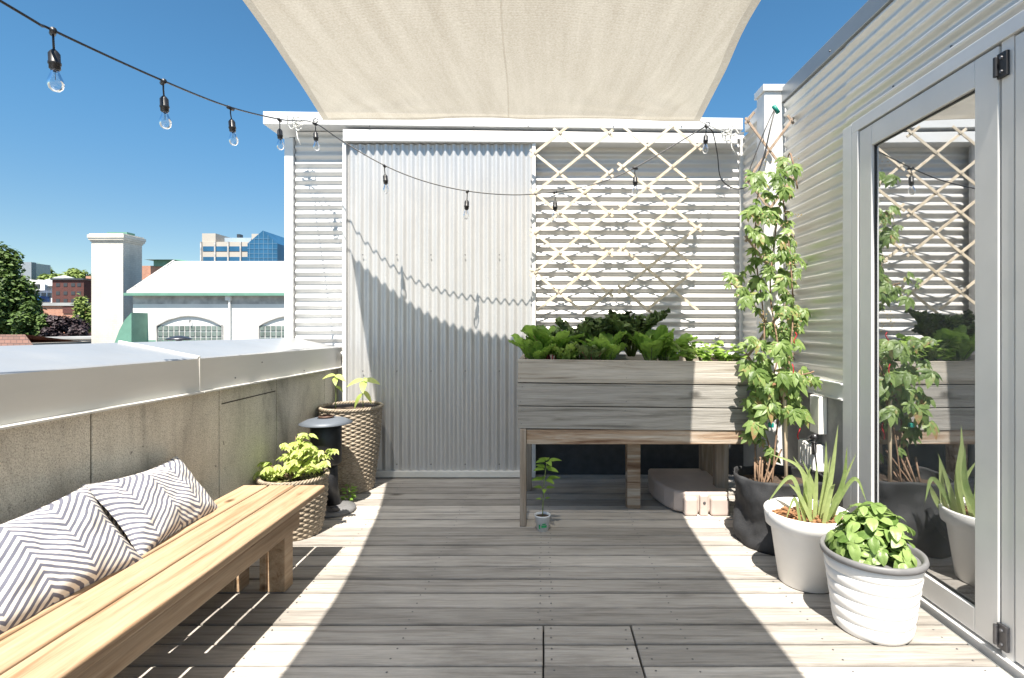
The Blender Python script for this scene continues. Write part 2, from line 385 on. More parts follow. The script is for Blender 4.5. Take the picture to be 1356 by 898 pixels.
# ================================================================= CAMERA, LIGHT, RENDER
cam=bpy.data.cameras.new('camera'); co=bpy.data.objects.new('camera',cam); COL.objects.link(co); SC.camera=co
co.location=(0,0,EH); co.rotation_euler=(radians(90),0,0); cam.sensor_width=36; cam.lens=F/1356*36
cam.shift_x=-(VX-678)/1356; cam.shift_y=-(449-VY)/1356; cam.clip_start=.05; cam.clip_end=3000
EL,AZ=radians(62),radians(3.2)                          # sun height; bearing of the travelling light from +Y towards +X
sd=Vector((sin(AZ)*cos(EL),cos(AZ)*cos(EL),-sin(EL)))
sl=bpy.data.lights.new('sun','SUN'); sl.energy=SUN_E; sl.angle=radians(.53); sl.color=(1,.96,.89)
so=bpy.data.objects.new('sun',sl); COL.objects.link(so); so.rotation_euler=sd.to_track_quat('-Z','Y').to_euler(); so.location=(0,-5,12)
W=bpy.data.worlds.new('World'); SC.world=W; W.use_nodes=True; wn=W.node_tree
sky=wn.nodes.new('ShaderNodeTexSky'); sky.sky_type='NISHITA'; sky.sun_disc=False; sky.sun_elevation=EL; sky.sun_rotation=radians(180+3.2)
sky.altitude=50; sky.air_density=SKY_A; sky.dust_density=SKY_D; sky.ozone_density=SKY_O
bg=wn.nodes['Background']; hs_=wn.nodes.new('ShaderNodeHueSaturation'); hs_.inputs['Saturation'].default_value=SKY_SAT; wn.links.new(sky.outputs[0],hs_.inputs['Color']); tn=wn.nodes.new('ShaderNodeMix'); tn.data_type='RGBA'; tn.blend_type='MULTIPLY'; tn.inputs[0].default_value=1; tn.inputs[7].default_value=(*SKY_T,1); wn.links.new(hs_.outputs[0],tn.inputs[6]); tcw=wn.nodes.new('ShaderNodeTexCoord'); spw=wn.nodes.new('ShaderNodeSeparateXYZ'); wn.links.new(tcw.outputs['Generated'],spw.inputs[0])
mr=wn.nodes.new('ShaderNodeMapRange'); mr.interpolation_type='SMOOTHERSTEP'; mr.inputs[1].default_value=0; mr.inputs[2].default_value=.42; mr.inputs[3].default_value=1; mr.inputs[4].default_value=0; wn.links.new(spw.outputs[2],mr.inputs[0])
t2=wn.nodes.new('ShaderNodeMix'); t2.data_type='RGBA'; t2.blend_type='MULTIPLY'; wn.links.new(mr.outputs[0],t2.inputs[0]); wn.links.new(tn.outputs[2],t2.inputs[6]); t2.inputs[7].default_value=(*SKY_H,1); wn.links.new(t2.outputs[2],bg.inputs[0]); bg.inputs[1].default_value=SKY_S
SC.view_settings.view_transform='Standard'; SC.view_settings.look='None'; SC.view_settings.gamma=1; SC.view_settings.exposure=EXPO
SC.view_settings.use_curve_mapping=False
try:
    SC.view_settings.use_white_balance=True; SC.view_settings.white_balance_temperature=WB; SC.view_settings.white_balance_tint=WT
except Exception: pass

SC.render.engine='CYCLES'; SC.cycles.max_bounces=10; SC.cycles.transparent_max_bounces=12
SC.cycles.diffuse_bounces=6

# ================================================================= SETTING
g=MB(); g.box(-900,900,-200,1500,-9.2,-9); g.build('ground',M['ground'],kind='structure')
hl=MB()
def hillf(u,v):
    x=-700+1400*u; y=300+500*v
    return (x,y,-9+40*sin(pi*min(1,v*1.0))*(.6+.5*noise.noise(Vector((x*.004,y*.004,0)))) * (1 if x<-60 else max(.3,1-(x+60)/400)))
hl.grid(hillf,60,24); hl.build('hill',simple('wooded_hill',(.05,.08,.03),.95,0,.4,.05),kind='structure',smooth=True)
# deck: every board real, joints between them, nail heads
dk=MB(); P0=2.394; PW=.1447
rd=random.Random(3)
for k in range(-37,18):
    y0=P0+k*PW; y1=y0+PW-.007-rd.random()*.004
    if y0>4.72: continue
    xs=[(-1.877,1.80)]
    if k<0: xs=[(-1.877,-.010),(-.005,.383),(.388,1.80)]
    for a,b_ in xs:
        dz=rd.uniform(-.0022,.0015); dk.box(a+rd.random()*.002,b_-rd.random()*.002,y0,y1,-.036,dz)
dk.build('deck',M['deck'],bevel=.0045,seg=2,kind='structure')
nl=MB()
for k in range(-37,18):
    y0=P0+k*PW
    if y0>4.7: continue
    for X in ((-.030,.028) if k>=0 else (-.040,.028,.35,.425))+(-.62,.60,-1.22,1.2,-1.8,1.72):
        for q in (.035,.105):
            c=(X+rd.uniform(-.008,.008),y0+q+rd.uniform(-.008,.008),.0018); nl.lathe([(.0045,0),(.0035,.0006),(0,.0006)],c,8)
nl.build('deck_nails',M['screw'],kind='structure')
sb=MB(); sb.box(-1.9,1.86,-3,4.9,-.5,-.05); sb.build('roof_slab',M['black'],kind='structure')
lr=MB(); lr.box(-7.5,-2.5,-6,7.5,-3.2,-3.0); lr.build('lower_roof',M['greyroof'],kind='structure')

# corrugated sheet helper: profile runs along one axis, sheet is extruded along the other
def corr(plane,pos,e0,e1,p0,p1,pitch=.076,amp=.012,ext='h',sgn=-1,phase=0):
    mb=MB(); n=int(round((p1-p0)/pitch*10)); vs=[]; fs=[]; K=max(4,int(abs(e1-e0)/.14))
    for i in range(n+1):
        p=p0+(p1-p0)*i/n
        for j in range(K+1):
            e=e0+(e1-e0)*j/K
            w=.0022*noise.noise(Vector((e*1.6,p*2.3,pos)))+.0008*noise.noise(Vector((e*6,p*5,pos+4)))   # rolled sheet is never quite flat
            d=pos+sgn*(amp*(sin(2*pi*((p+.004*noise.noise(Vector((e*1.1,p*.6,9+pos))))/pitch)+phase)+1)+w)
            if plane=='y': vs.append((e,d,p) if ext=='h' else (p,d,e))
            else: vs.append((d,e,p))
    for i in range(n):
        for j in range(K): a=i*(K+1)+j; fs.append((a,a+1,a+K+2,a+K+1))
    mb.add(vs,fs); return mb
class SC_: pass
def screws(parent,pts,axis='y',r=.006,name='screw'):
    for p in pts:
        p=Vector(p); d=Vector((0,-.006,0)) if axis=='y' else Vector((-.006,0,0))
        MB().tube([p,p+d],[r,r*.8],6).build(name,M['screw'],parent)

# ---- stair house with corrugated cladding (back wall)
sh=thing('stair_house','low rooftop stair house clad in white corrugated metal behind the planter and the sliding door','building',(-.3,4.85,0))
b=MB(); b.box(-2.34,2.3,4.835,8,0,3.08); b.build('wall_core',M['stucco'],sh)
corr('y',4.832,-2.277,-1.80,1.0,3.12,sgn=-1).build('cladding',M['clad'],sh,smooth=True)
corr('y',4.832,-.20,1.815,.62,3.12,sgn=-1).build('cladding',M['clad'],sh,smooth=True)
b=MB(); b.box(-2.365,-2.285,4.79,4.85,.9,3.06); b.box(-2.365,-2.345,4.85,8,0,3.06); b.build('corner_post',M['trim'],sh,bevel=.004)
b=MB(); b.box(1.765,1.80,4.78,4.812,.4,3.05); b.build('corner_post',M['trim'],sh,bevel=.003)
b=MB(); z=[3.246,3.186,3.133,3.083]
b.add([(-2.49,4.662,z[2]),(1.745,4.662,z[3]),(1.745,8.2,z[3]),(-2.49,8.2,z[2]),(-2.49,4.662,z[0]),(1.745,4.662,z[1]),(1.745,8.2,z[1]),(-2.49,8.2,z[0])],
  [(0,3,2,1),(4,5,6,7),(0,1,5,4),(1,2,6,5),(2,3,7,6),(3,0,4,7)])
b.build('coping',M['trim'],sh,bevel=.004)
b=MB(); b.add([(-1.79,4.672,2.988),(1.70,4.672,2.965),(1.70,4.83,2.965),(-1.79,4.83,2.988),(-1.79,4.672,3.092),(1.70,4.672,3.052),(1.70,4.83,3.068),(-1.79,4.83,3.082)],
  [(0,3,2,1),(4,5,6,7),(0,1,5,4),(1,2,6,5),(2,3,7,6),(3,0,4,7)])
b.build('door_track_cover',M['trim'],sh,bevel=.004)
b=MB(); b.box(-1.80,-.09,4.735,4.765,.0,2.975); b.build('door_backing',M['clad_door'],sh)
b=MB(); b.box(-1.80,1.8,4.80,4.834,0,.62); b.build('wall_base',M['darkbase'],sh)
b=MB(); b.box(-2.3,-1.81,4.80,4.834,.90,1.0); b.box(-2.3,-1.81,4.815,4.834,0,.9); b.build('base_flashing',M['trim'],sh,bevel=.003)
screws(sh,[(x,4.662,3.112) for x in (-1.55,-.63,-.15,.6,1.2)])
# side return
corr('x',1.80,4.25,4.80,.9,3.05,sgn=-1,amp=.009).build('return_cladding',M['clad_side'],sh,smooth=True)
b=MB(); b.box(1.75,2.3,4.26,4.64,3.05,3.16); b.build('return_coping',M['trim'],sh,bevel=.004)
# ---- sliding door
sdo=thing('sliding_door','tall grey vertically corrugated metal sliding door, half in the shadow of the sail','door',(-.91,4.71,0))
corr('y',4.732,.06,2.975,-1.770,-.118,ext='v',sgn=-1,amp=.011).build('corrugated_panel',M['clad_door'],sdo,smooth=True)
b=MB(); b.box(-1.80,-1.770,4.69,4.73,.06,2.975); b.box(-.118,-.085,4.69,4.73,.06,2.975); b.build('edge_trim',M['trim'],sdo,bevel=.003)
b=MB(); b.box(-1.80,-.085,4.685,4.735,.008,.062); b.build('bottom_rail',M['fascia'],sdo,bevel=.004)
for zz in (.12,.95,1.985,2.93): screws(sdo,[(-1.625+k*.304,4.709,zz) for k in range(6)])

# ---- house wall on the right with glazed door
hw=thing('house_wall','silver horizontally corrugated house wall with metal coping on the right of the terrace','wall',(1.85,2.4,0))
corr('x',1.868,3.215,4.09,.97,3.12,sgn=-1,amp=.0125).build('cladding',M['clad_side'],hw,smooth=True)
corr('x',1.862,-2.5,3.23,2.57,3.12,sgn=-1,amp=.0125).build('cladding',M['clad_side'],hw,smooth=True)
b=MB(); b.box(1.87,2.0,3.2,4.1,0,3.1); b.box(1.87,2.0,-2.5,3.2,2.56,3.1); b.build('wall_core',M['stucco'],hw)
b=MB(); b.box(1.832,2.1,-2.5,4.12,3.085,3.2); b.build('coping',M['coping_top'],hw,bevel=.004)
b=MB(); b.extr([(1.835,.905),(1.86,.905),(1.86,.985),(1.842,.985)],'y',3.26,4.09) if False else b.box(1.838,1.869,3.26,4.09,.895,.985); b.box(1.822,1.87,3.26,4.09,.985,.997); b.box(1.826,1.84,3.26,4.09,.889,.9); b.build('flashing',M['trim'],hw,bevel=.002)
b=MB(); b.box(1.858,1.869,3.26,4.09,0,.9); b.build('stucco_base',M['stucco'],hw)
b=MB(); b.box(1.70,1.86,4.10,4.25,0,3.17); b.build('corner_post',M['trim'],hw,bevel=.004)
b=MB(); b.box(1.685,1.875,4.085,4.265,3.17,3.222); b.build('post_cap',M['trim'],hw,bevel=.003)
b=MB(); b.box(1.835,1.869,3.17,3.262,0,2.56); b.build('door_jamb_trim',M['trim'],hw,bevel=.003)
screws(hw,[(1.832,y,3.12) for y in (1.6,2.55,3.4)],'x'); screws(hw,[(1.846,y,2.62) for y in (2.0,2.4,2.8)],'x')
# door set
dr=thing('glass_door','aluminium framed glass terrace door reflecting the trellis and pots','door',(1.85,2.2,0))
b=MB(); b.box(1.835,1.90,-.2,3.168,2.50,2.565); b.box(1.835,1.90,3.105,3.168,.0,2.50); b.build('outer_frame',M['alu'],dr,bevel=.003)
b=MB(); b.box(1.828,1.90,-.2,3.17,-.02,.022); b.build('threshold',M['alu'],dr,bevel=.003)
LY0,LY1=2.150,3.098
b=MB(); b.box(1.842,1.895,2.985,LY1,.035,2.49); b.box(1.842,1.895,LY0,2.268,.035,2.49); b.box(1.842,1.895,2.268,2.985,.035,.142); b.box(1.842,1.895,2.268,2.985,2.372,2.49)
b.build('leaf_frame',M['alu'],dr,bevel=.004)
b=MB(); b.box(1.864,1.868,2.268,2.985,.142,2.372); b.build('pane',M['pane'],dr)
b=MB(); 
for (a0,a1,c0,c1) in ((2.268,2.276,.142,2.372),(2.977,2.985,.142,2.372),(2.276,2.977,.142,.150),(2.276,2.977,2.364,2.372)): b.box(1.858,1.863,a0,a1,c0,c1)
b.build('glazing_gasket',M['black'],dr)
b=MB(); b.box(1.848,1.90,2.085,2.142,.022,2.50); b.build('meeting_post',M['alu'],dr,bevel=.003)
for zz in (.10,2.40):
    h=MB(); h.box(1.832,1.846,2.10,2.146,zz-.05,zz+.05); h.tube([(1.828,2.146,zz-.04),(1.828,2.146,zz+.04)],.009,10); hh=h.build('hinge',M['steel' if zz<1 else 'black'],dr,bevel=.002)
    screws(hh,[(1.832,2.122,zz+.028),(1.832,2.122,zz-.028)],'x',.007)
b=MB(); b.box(1.846,1.895,1.94,2.078,.035,2.49); b.box(1.846,1.895,-.1,1.94,.035,.142); b.box(1.846,1.895,-.1,1.94,2.372,2.49); b.build('second_leaf_frame',M['alu'],dr,bevel=.004)
b=MB(); b.box(1.866,1.870,-.1,1.94,.142,2.372); b.build('second_pane',M['pane'],dr)
# room behind the glass
b=MB(); b.box(2.0,5.6,-.5,4.4,-.12,0.0); b.box(5.5,5.6,-.5,4.4,0,2.6); b.box(2.0,5.5,4.3,4.4,0,2.6); b.box(2.0,5.5,-.6,-.5,0,2.6); b.box(2.0,5.6,-.6,4.4,2.6,2.7)
rm=b.build('room_shell',M['room'],hw)
cu=MB(); cu.grid(lambda u,v:(1.98+.025*sin(u*46)+.01*sin(u*17),2.72+.30*u,.05+2.4*v),120,1)
cu=cu.build('curtain',M['curtain'],smooth=True); tag(cu,'pale sheer curtain gathered behind the hinge side of the glass door','curtain')
cb=MB(); cb.box(3.6,4.0,3.7,4.6-.32,.4,1.45); cb.k=1; cb.box(3.56,3.6,3.9,4.0,.42,1.40)
cb=cb.build('cabinet',[M['tealcloth'],M['brownwood']],bevel=.01); tag(cb,'dark teal cabinet dimly seen inside the room behind the door glass','cabinet')

# ---- parapet on the left
pp=thing('parapet','pebbled concrete parapet wall with wide grey metal coping along the bench','wall',(-2.05,2.3,0))
b=MB(); ys=[-3,.6,2.19,3.05,3.70,4.50,4.80]
for a,c in zip(ys,ys[1:]): b.box(-2.24,-1.88,a+.004,c-.004,0,1.10)
b.build('concrete_panel',M['conc'],pp,bevel=.003)
b=MB(); b.box(-2.2,-1.886,-3,4.79,0,1.09); b.box(-1.8805,-1.8785,3.07,3.68,.895,.902); b.build('joint_filler',M['joint'],pp)
def coping(y0,y1,seam):
    mb=MB(); sh_=lambda y:(2.83-y)*.009
    prof=[(-1.825,.992),(-1.825,1.000),(-1.848,1.003),(-1.850,1.176),(-1.862,1.182),(-2.275,1.262),(-2.29,1.255),(-2.29,1.08),(-2.24,1.08),(-2.24,1.10),(-1.87,1.10),(-1.87,.992)]
    n=len(prof); vs=[]
    for y in (y0,y1):
        for x,z in prof: vs.append((x,y,z+sh_(y)))
    for i in range(n):
        mb.k=1 if i in (3,4) else 0
        mb.add([vs[i],vs[(i+1)%n],vs[n+(i+1)%n],vs[n+i]],[(0,1,2,3)])
    mb.k=0; mb.add(vs,[tuple(range(n-1,-1,-1)),tuple(range(n,2*n))])
    return mb
coping(-3,2.828,1).build('coping',[M['fascia'],M['coping_top']],pp); coping(2.834,4.785,1).build('coping',[M['fascia'],M['coping_top']],pp)
b=MB()                                                  # raised seam over the joint
b.bar((-1.852,2.831,1.184),(-2.28,2.831,1.268),.022,.010); b.bar((-1.847,2.831,.995),(-1.847,2.831,1.180),.016,.006,(1,0,0)); b.build('coping_seam',M['fascia'],pp,bevel=.002)
for y,z_ in ((3.15,1.045),(3.45,1.12),(4.05,1.02)):
    q=Vector((-1.850,y,z_+(2.83-y)*.009)); MB().tube([q,q+Vector((.005,0,0))],.005,6).build('rivet',M['screw'],pp)
# rust/dirt vent on the lower roof
vt=thing('roof_vent','small dark mushroom vent on the roof just beyond the coping','vent',(-4.3,6.2,-3)); vc=at(237,448,6.6)
b=MB(); b.lathe([(.03,-4.15),(.03,-.02)],tuple(vc),12); b.build('pipe',M['steel'],vt)
b=MB(); b.lathe([(.13,-.022),(.15,-.012),(.11,.008),(.04,.03),(0,.034)],tuple(vc),20); b.build('cowl',M['steel'],vt,smooth=True)

# ================================================================= BENCH
bn=thing('bench','long fresh pine slatted bench standing along the concrete parapet','bench',(-1.48,2.0,0))
BY0,BY1=.75,3.0
for a,c in ((-1.714,-1.575),(-1.564,-1.422),(-1.411,-1.247)):
    s=MB(); s.box(a,c,BY0,BY1,.412,.45); s.build('slat',M['pine'],bn,bevel=.010,seg=4)
s=MB(); s.box(-1.318,-1.283,BY0+.04,2.765,.305,.410); s.build('apron',M['pine'],bn,bevel=.004)
s=MB(); s.box(-1.70,-1.665,BY0+.04,2.765,.305,.410); s.build('apron',M['pine'],bn,bevel=.004)
for y in (2.68,1.95,1.05):
    s=MB(); s.box(-1.66,-1.320,y-.02,y+.018,.32,.408); s.build('cross_rail',M['pine'],bn,bevel=.003)
for y in (2.66,1.0):
    for (a,c) in ((-1.408,-1.320),(-1.66,-1.575)):
        s=MB(); s.box(a,c,y+.020,y+.108,0,.41); s.build('leg',M['pine'],bn,bevel=.004)
    for (a,c) in ((-1.450,-1.415),(-1.572,-1.548)):
        s=MB(); s.box(a,c,y+.020,y+.108,0,.41); s.build('leg_plate',M['pine'],bn,bevel=.004)

# ================================================================= PILLOWS
def pillow(L,H,T,seed):
    mb=MB(); N,K=44,26
    for sg in (1,-1):
        def fn(a,c,sg=sg):
            u=2*a-1; v=2*c-1
            e=max(0,(1-abs(u)**3.2))**.55*max(0,(1-abs(v)**3.2))**.55
            x=u*L/2*(1-.085*(1-v*v)); z=v*H/2*(1-.15*(1-u*u))
            wr=noise.noise(Vector((u*3+seed,v*2,sg)))*.012+noise.noise(Vector((u*9,v*5+seed,sg*3)))*.005
            edge=min(1,(1-abs(u))*6)*min(1,(1-abs(v))*6)
            return (x+.004*noise.noise(Vector((v*12,seed,0))),sg*(T/2*e+wr*edge),z+.003*noise.noise(Vector((u*20,seed,2))))
        mb.grid(fn,N,K)
        if sg==-1: 
            n=(N+1)*(K+1); base=len(mb.f)-N*K
    return mb
def place_pillow(seed,loc,rot,dim,label):
    o=pillow(*dim,seed).build('pillow',M['chevron'],smooth=True); md=o.modifiers.new('weld','WELD'); md.merge_threshold=.0015
    o.location=loc; o.rotation_euler=rot; tag(o,label,'pillow','chevron pillows on the bench'); return o
# local x = length, local z = height; lean back against the parapet (towards -X)
place_pillow(1.3,(-1.715,2.36,.570),Euler((radians(-38),radians(3),radians(90+4)),'XYZ'),(.60,.37,.12),'black and white chevron pillow further along the bench, nearer the small basket')
place_pillow(5.1,(-1.70,1.750,.566),Euler((radians(-38),radians(-2),radians(90-3)),'XYZ'),(.66,.385,.13),'black and white chevron pillow cut off by the left edge of the photo')

# ================================================================= WICKER BASKETS
def basket(mb,c,H,rb,rt,rows,strands,bulge=0):
    prof_n=rows*4; nt=strands*4; vs=[]; fs=[]
    for i in range(prof_n+1):
        t=i/prof_n; row=int(t*rows-1e-6); lt=(t*rows)%1.0
        r0=rb+(rt-rb)*t+bulge*sin(pi*t)
        par=1 if row%2 else -1
        for j in range(nt):
            th=2*pi*j/nt
            w=par*cos(th*strands/2)
            d=.0042*w+.0045*sqrt(max(0,1-(2*lt-1)**2))
            d+=.002*noise.noise(Vector((th*14,t*60,0)))
            vs.append((c[0]+(r0+d)*cos(th),c[1]+(r0+d)*sin(th),c[2]+t*H+.0025*noise.noise(Vector((th*9,t*25,4)))))
    for i in range(prof_n):
        for j in range(nt): fs.append((i*nt+j,i*nt+(j+1)%nt,(i+1)*nt+(j+1)%nt,(i+1)*nt+j))
    mb.add(vs,fs); return mb
def rimbraid(mb,c,z,r,thick,n=60):
    for ph in (0,2*pi/3,4*pi/3):
        pts=[]
        for j in range(241):
            th=2*pi*j/240; a=th*n/3+ph
            pts.append((c[0]+(r+thick*.5*cos(a))*cos(th),c[1]+(r+thick*.5*cos(a))*sin(th),z+thick*.5*sin(a)))
        mb.tube(pts,thick*.42,5,False)
    return mb
def wicker_basket(c,H,rb,rt,rows,strands,label):
    t=thing('wicker_basket',label,'basket',c,'wicker baskets by the parapet')
    basket(MB(),c,H,rb,rt,rows,strands,.01).build('woven_body',M['wicker'],t,smooth=True)
    rimbraid(MB(),c,H+c[2]+.002,rt,.017).build('rim',M['wicker'],t,smooth=True)
    m=MB(); m.lathe([(rt-.03,H-.10),(rt-.03,H-.01),(rt-.012,H-.005)],c,36,True); m.build('liner',M['black'],t)
    m=MB(); m.grid(lambda u,v:(c[0]+(rt-.025)*(2*u-1)*sqrt(1-(2*v-1)**2/2),c[1]+(rt-.025)*(2*v-1)*sqrt(1-(2*u-1)**2/2),H-.035+.012*noise.noise(Vector((u*9,v*9,0)))+.006*noise.noise(Vector((u*30,v*30,0)))),30,30)
    m.build('soil',M['soil'],t,smooth=True)
    return t
B1=(-1.645,3.46,0); B2=(-1.615,4.40,0)
wicker_basket(B1,.37,.165,.205,22,34,'smaller low wicker basket at the end of the bench holding a pale green shrub')
wicker_basket(B2,.68,.175,.245,40,38,'tall wicker basket by the sliding door holding sparse seedlings')

# ================================================================= ASHTRAY / FIRE BOWL
ah=thing('outdoor_ashtray','black standing outdoor ashtray with a shallow grey conical hood between the two baskets','ashtray',(-1.56,3.86,0))
c=(-1.545,3.86,0)
b=MB(); b.lathe([(0,0),(.15,0),(.158,.012),(.150,.03),(.09,.048),(.03,.055),(0,.055)],c,36); b.build('base',M['greyrim'],ah,smooth=True)
b=MB(); b.tube([(-1.545,3.86,.05),(-1.57,3.86,.20),(-1.595,3.86,.36)],[.05,.055,.075],20); b.build('stem',M['black'],ah,smooth=True)
c2=(-1.60,3.86,0); b=MB(); b.lathe([(.09,.34),(.108,.36),(.108,.645),(.1,.65)],c2,32); b.build('canister',M['black'],ah,smooth=True)
b=MB(); b.lathe([(.183,.642),(.186,.646),(.14,.668),(.08,.682),(.062,.684),(.058,.678),(.13,.660),(.176,.642)],c2,40,True); b.build('hood',sheetmetal('blue_grey_hood',(.13,.15,.18),.2,.5),ah,smooth=True)
b=MB(); b.lathe([(.0,.68),(.05,.68),(.055,.694),(.045,.698)],c2,24,True); b.build('burner',simple('sooty_copper',(.10,.06,.045),.6,.4),ah,smooth=True)
def ladder():                                           # small wire spring lying on the base
    pts=[(-1.50+.02*cos(a*2*pi)+.05*a/6-.02,3.72+.012*a/6,.062+.02*sin(a*2*pi)) for a in [k/8 for k in range(49)]]
    return MB().tube(pts,.0035,5)
ladder().build('chain',M['steel'],ah,smooth=True)

# ================================================================= PLANTER
pl=thing('raised_planter','raised weathered grey wooden planter on legs full of leafy greens','planter',(.62,4.0,0))
px0,px1=-.189,1.372; PY0,PY1=3.58,4.45
def skew(x): return -.017*(x-px0)/(px1-px0)
rows_=[(1.125,.970),(.964,.812),(.806,.658)]
for i,(zt,zb) in enumerate(rows_):
    f=MB(); e=.004*(1 if i%2 else -1)
    f.add([(px0-e,PY0+e/2,zb),(px1,PY0+e/2,zb+skew(px1)),(px1,PY0+.038,zb+skew(px1)),(px0-e,PY0+.038,zb),(px0-e,PY0+e/2,zt),(px1,PY0+e/2,zt+skew(px1)),(px1,PY0+.038,zt+skew(px1)),(px0-e,PY0+.038,zt)],
      [(0,3,2,1),(4,5,6,7),(0,1,5,4),(1,2,6,5),(2,3,7,6),(3,0,4,7)])
    f.build('front_board',M['planter_wood' if i==0 else 'planter_grey'],pl,bevel=.004)
    for xs in ((px0,px0+.038),(px1-.038,px1)):
        f=MB(); f.box(xs[0],xs[1],PY0+.045,PY1-.04,zb-.008,zt-.01); f.build('side_board',M['leg_wood'],pl,bevel=.004)
    f=MB(); f.box(px0,px1,PY1-.036,PY1,zb-.008,zt-.01); f.build('back_board',M['planter_wood'],pl,bevel=.004)
f=MB(); f.box(px0+.04,px1-.04,PY0+.04,PY1-.04,.655,.70); f.build('bottom_board',M['leg_wood'],pl)
f=MB(); f.grid(lambda u,v:(px0+.04+(px1-px0-.08)*u,PY0+.04+(PY1-PY0-.08)*v,1.06+.02*noise.noise(Vector((u*9,v*5,0)))),50,24); f.build('soil',M['soil'],pl,smooth=True)
f=MB(); f.box(-.128,1.445,3.585,3.623,.548,.650); f.build('apron',M['apron_wood'],pl,bevel=.005)
f=MB(); f.box(-.128,1.40,4.37,4.405,.548,.650); f.build('apron',M['leg_wood'],pl,bevel=.005)
for (x,y,w,d,mt) in ((-.150,3.60,.042,.085,'leg_wood'),(-.135,4.37,.045,.085,'leg_wood'),(.655,3.95,.098,.090,'apron_wood'),(1.30,3.92,.09,.09,'leg_wood'),(1.33,4.38,.09,.09,'leg_wood')):
    f=MB(); f.box(x-w/2,x+w/2,y-d/2,y+d/2,0,.656); f.build('leg',M[mt],pl,bevel=.004)
for x in (px0+.03,.55,px1-.05):
    for z_ in (1.10,1.0,.94,.84,.78,.69): screws(pl,[(x+random.uniform(-.01,.01),PY0+.002,z_)],'y',.0035)

# ================================================================= LEAFY PLANTS
def bigleaf(mb,base,out,L,Wd,rise,ruf=.02,freq=9,seed=0,cup=.3,nu=9,nv=12,stem=.35,frill=0):
    """crinkled leaf blade: rises from base towards out, curving over"""
    base=Vector(base); out=Vector(out); out.z=0; out.normalize(); side=Vector((-out.y,out.x,0))
    def fn(u,v):
        s=2*u-1; t=stem+(1-stem)*v
        ang=rise-(1.35*t*t); 
        p=base+out*(L*t*cos(rise)+L*.20*t*t)+Vector((0,0,L*t*sin(rise)-L*.20*t**3))
        w=Wd/2*(sin(pi*min(1,(v*.93+.05)))**.55)
        tw_=(noise.noise(Vector((seed,1.5,2)))*1.2); q=p+(side*cos(tw_)+Vector((0,0,1))*sin(tw_)*.8)*(s*w)
        n=noise.noise(Vector((s*freq*.5+seed,v*freq,seed)))+.5*noise.noise(Vector((s*freq*1.1,v*freq*2.2+seed,3)))
        q+=Vector((0,0,1))*(abs(s)**1.5*w*cup+n*ruf)+out*(noise.noise(Vector((s*freq,v*freq+seed,7)))*ruf)
        if frill:
            q+=Vector((noise.noise(Vector((s*20,v*30,seed))),noise.noise(Vector((s*20,v*30,seed+9))),noise.noise(Vector((s*20,v*30,seed+5)))))*frill*abs(s)**1.2
            q+=(side*s)*frill*.6*sin(v*40+seed)
        return q
    mb.grid(fn,nu,nv)
def stalk(mb,base,out,L,rise,r,stem=.4):
    base=Vector(base); out=Vector(out); out.z=0; out.normalize()
    mb.tube([base+out*(L*t*cos(rise)+L*.20*t*t)+Vector((0,0,L*t*sin(rise)-L*.20*t**3)) for t in (0,.15,.3,stem+.1,.7)],[r,r,r*.8,r*.6,r*.3],6)
def leafy(kind,x,y,z0,n,L,Wd,mat,stemmat,label,cat,group,seed,ruf=.02,frill=0,rise=(1.0,1.45),nu=9,nv=12,cup=.3,stemf=.3):
    r=random.Random(seed); t=thing(kind,label,cat,(x,y,z0),group); a=MB(); s=MB()
    for k in range(n):
        th=2*pi*k/n+r.uniform(-.4,.4); l=L*r.uniform(.65,1.08); ri=r.uniform(*rise)
        o=(cos(th),sin(th),0); bs=(x+.02*cos(th),y+.02*sin(th),z0)
        bigleaf(a,bs,o,l,Wd*r.uniform(.75,1.15),ri,ruf,9,r.random()*50,cup,nu,nv,stemf,frill); stalk(s,bs,o,l,ri,.007,stemf)
    a.build('leaves',mat,t,smooth=True); s.build('stalks',stemmat,t,smooth=True); return t
Z0=1.06
G='greens growing in the raised planter'
leafy('chard_plant',-.05,3.77,Z0,18,.27,.105,M['chard'],M['stem_green'],'bright green chard at the left end of the planter',"leafy plant",G,1)
leafy('chard_plant',.05,3.90,Z0,18,.36,.13,M['chard'],M['stem_red'],'red-stemmed chard, tall, second from the left end of the planter',"leafy plant",G,2)
leafy('lettuce_plant',.15,3.72,Z0,9,.22,.12,M['parsley'],M['stem_green'],'low light green leaves with red stalks in front of the tall chard','leafy plant',G,31,.03)
leafy('kale_plant',.26,4.02,Z0,22,.40,.095,M['kale'],M['stem_green'],'dark curly kale on the left of the planter middle','kale',G,3,.03,.035,nu=10,nv=16)
leafy('beet_plant',.33,3.74,Z0,8,.25,.11,M['kale'],M['stem_red'],'small dark purple-green leaves at the planter front between the chards','leafy plant',G,33,.03)
leafy('chard_plant',.44,3.78,Z0,17,.30,.12,M['chard'],M['stem_green'],'broad chard at the middle front of the planter',"leafy plant",G,4)
leafy('kale_plant',.66,4.05,Z0+.06,26,.44,.105,M['kale'],M['stem_green'],'tallest dark curly kale behind the middle of the planter','kale',G,5,.03,.045,nu=10,nv=16)
leafy('kale_plant',.50,4.15,Z0+.03,20,.40,.10,M['kale'],M['stem_green'],'dark curly kale at the back of the planter','kale',G,6,.03,.04,nu=10,nv=16)
leafy('chard_plant',.76,3.80,Z0,15,.35,.15,M['chard'],M['stem_green'],'large glossy chard right of the middle, in front of the tallest kale',"leafy plant",G,7)
leafy('chard_plant',.88,3.90,Z0,14,.29,.12,M['chard'],M['stem_green'],'chard at the edge of the sunlight on the planter',"leafy plant",G,8)
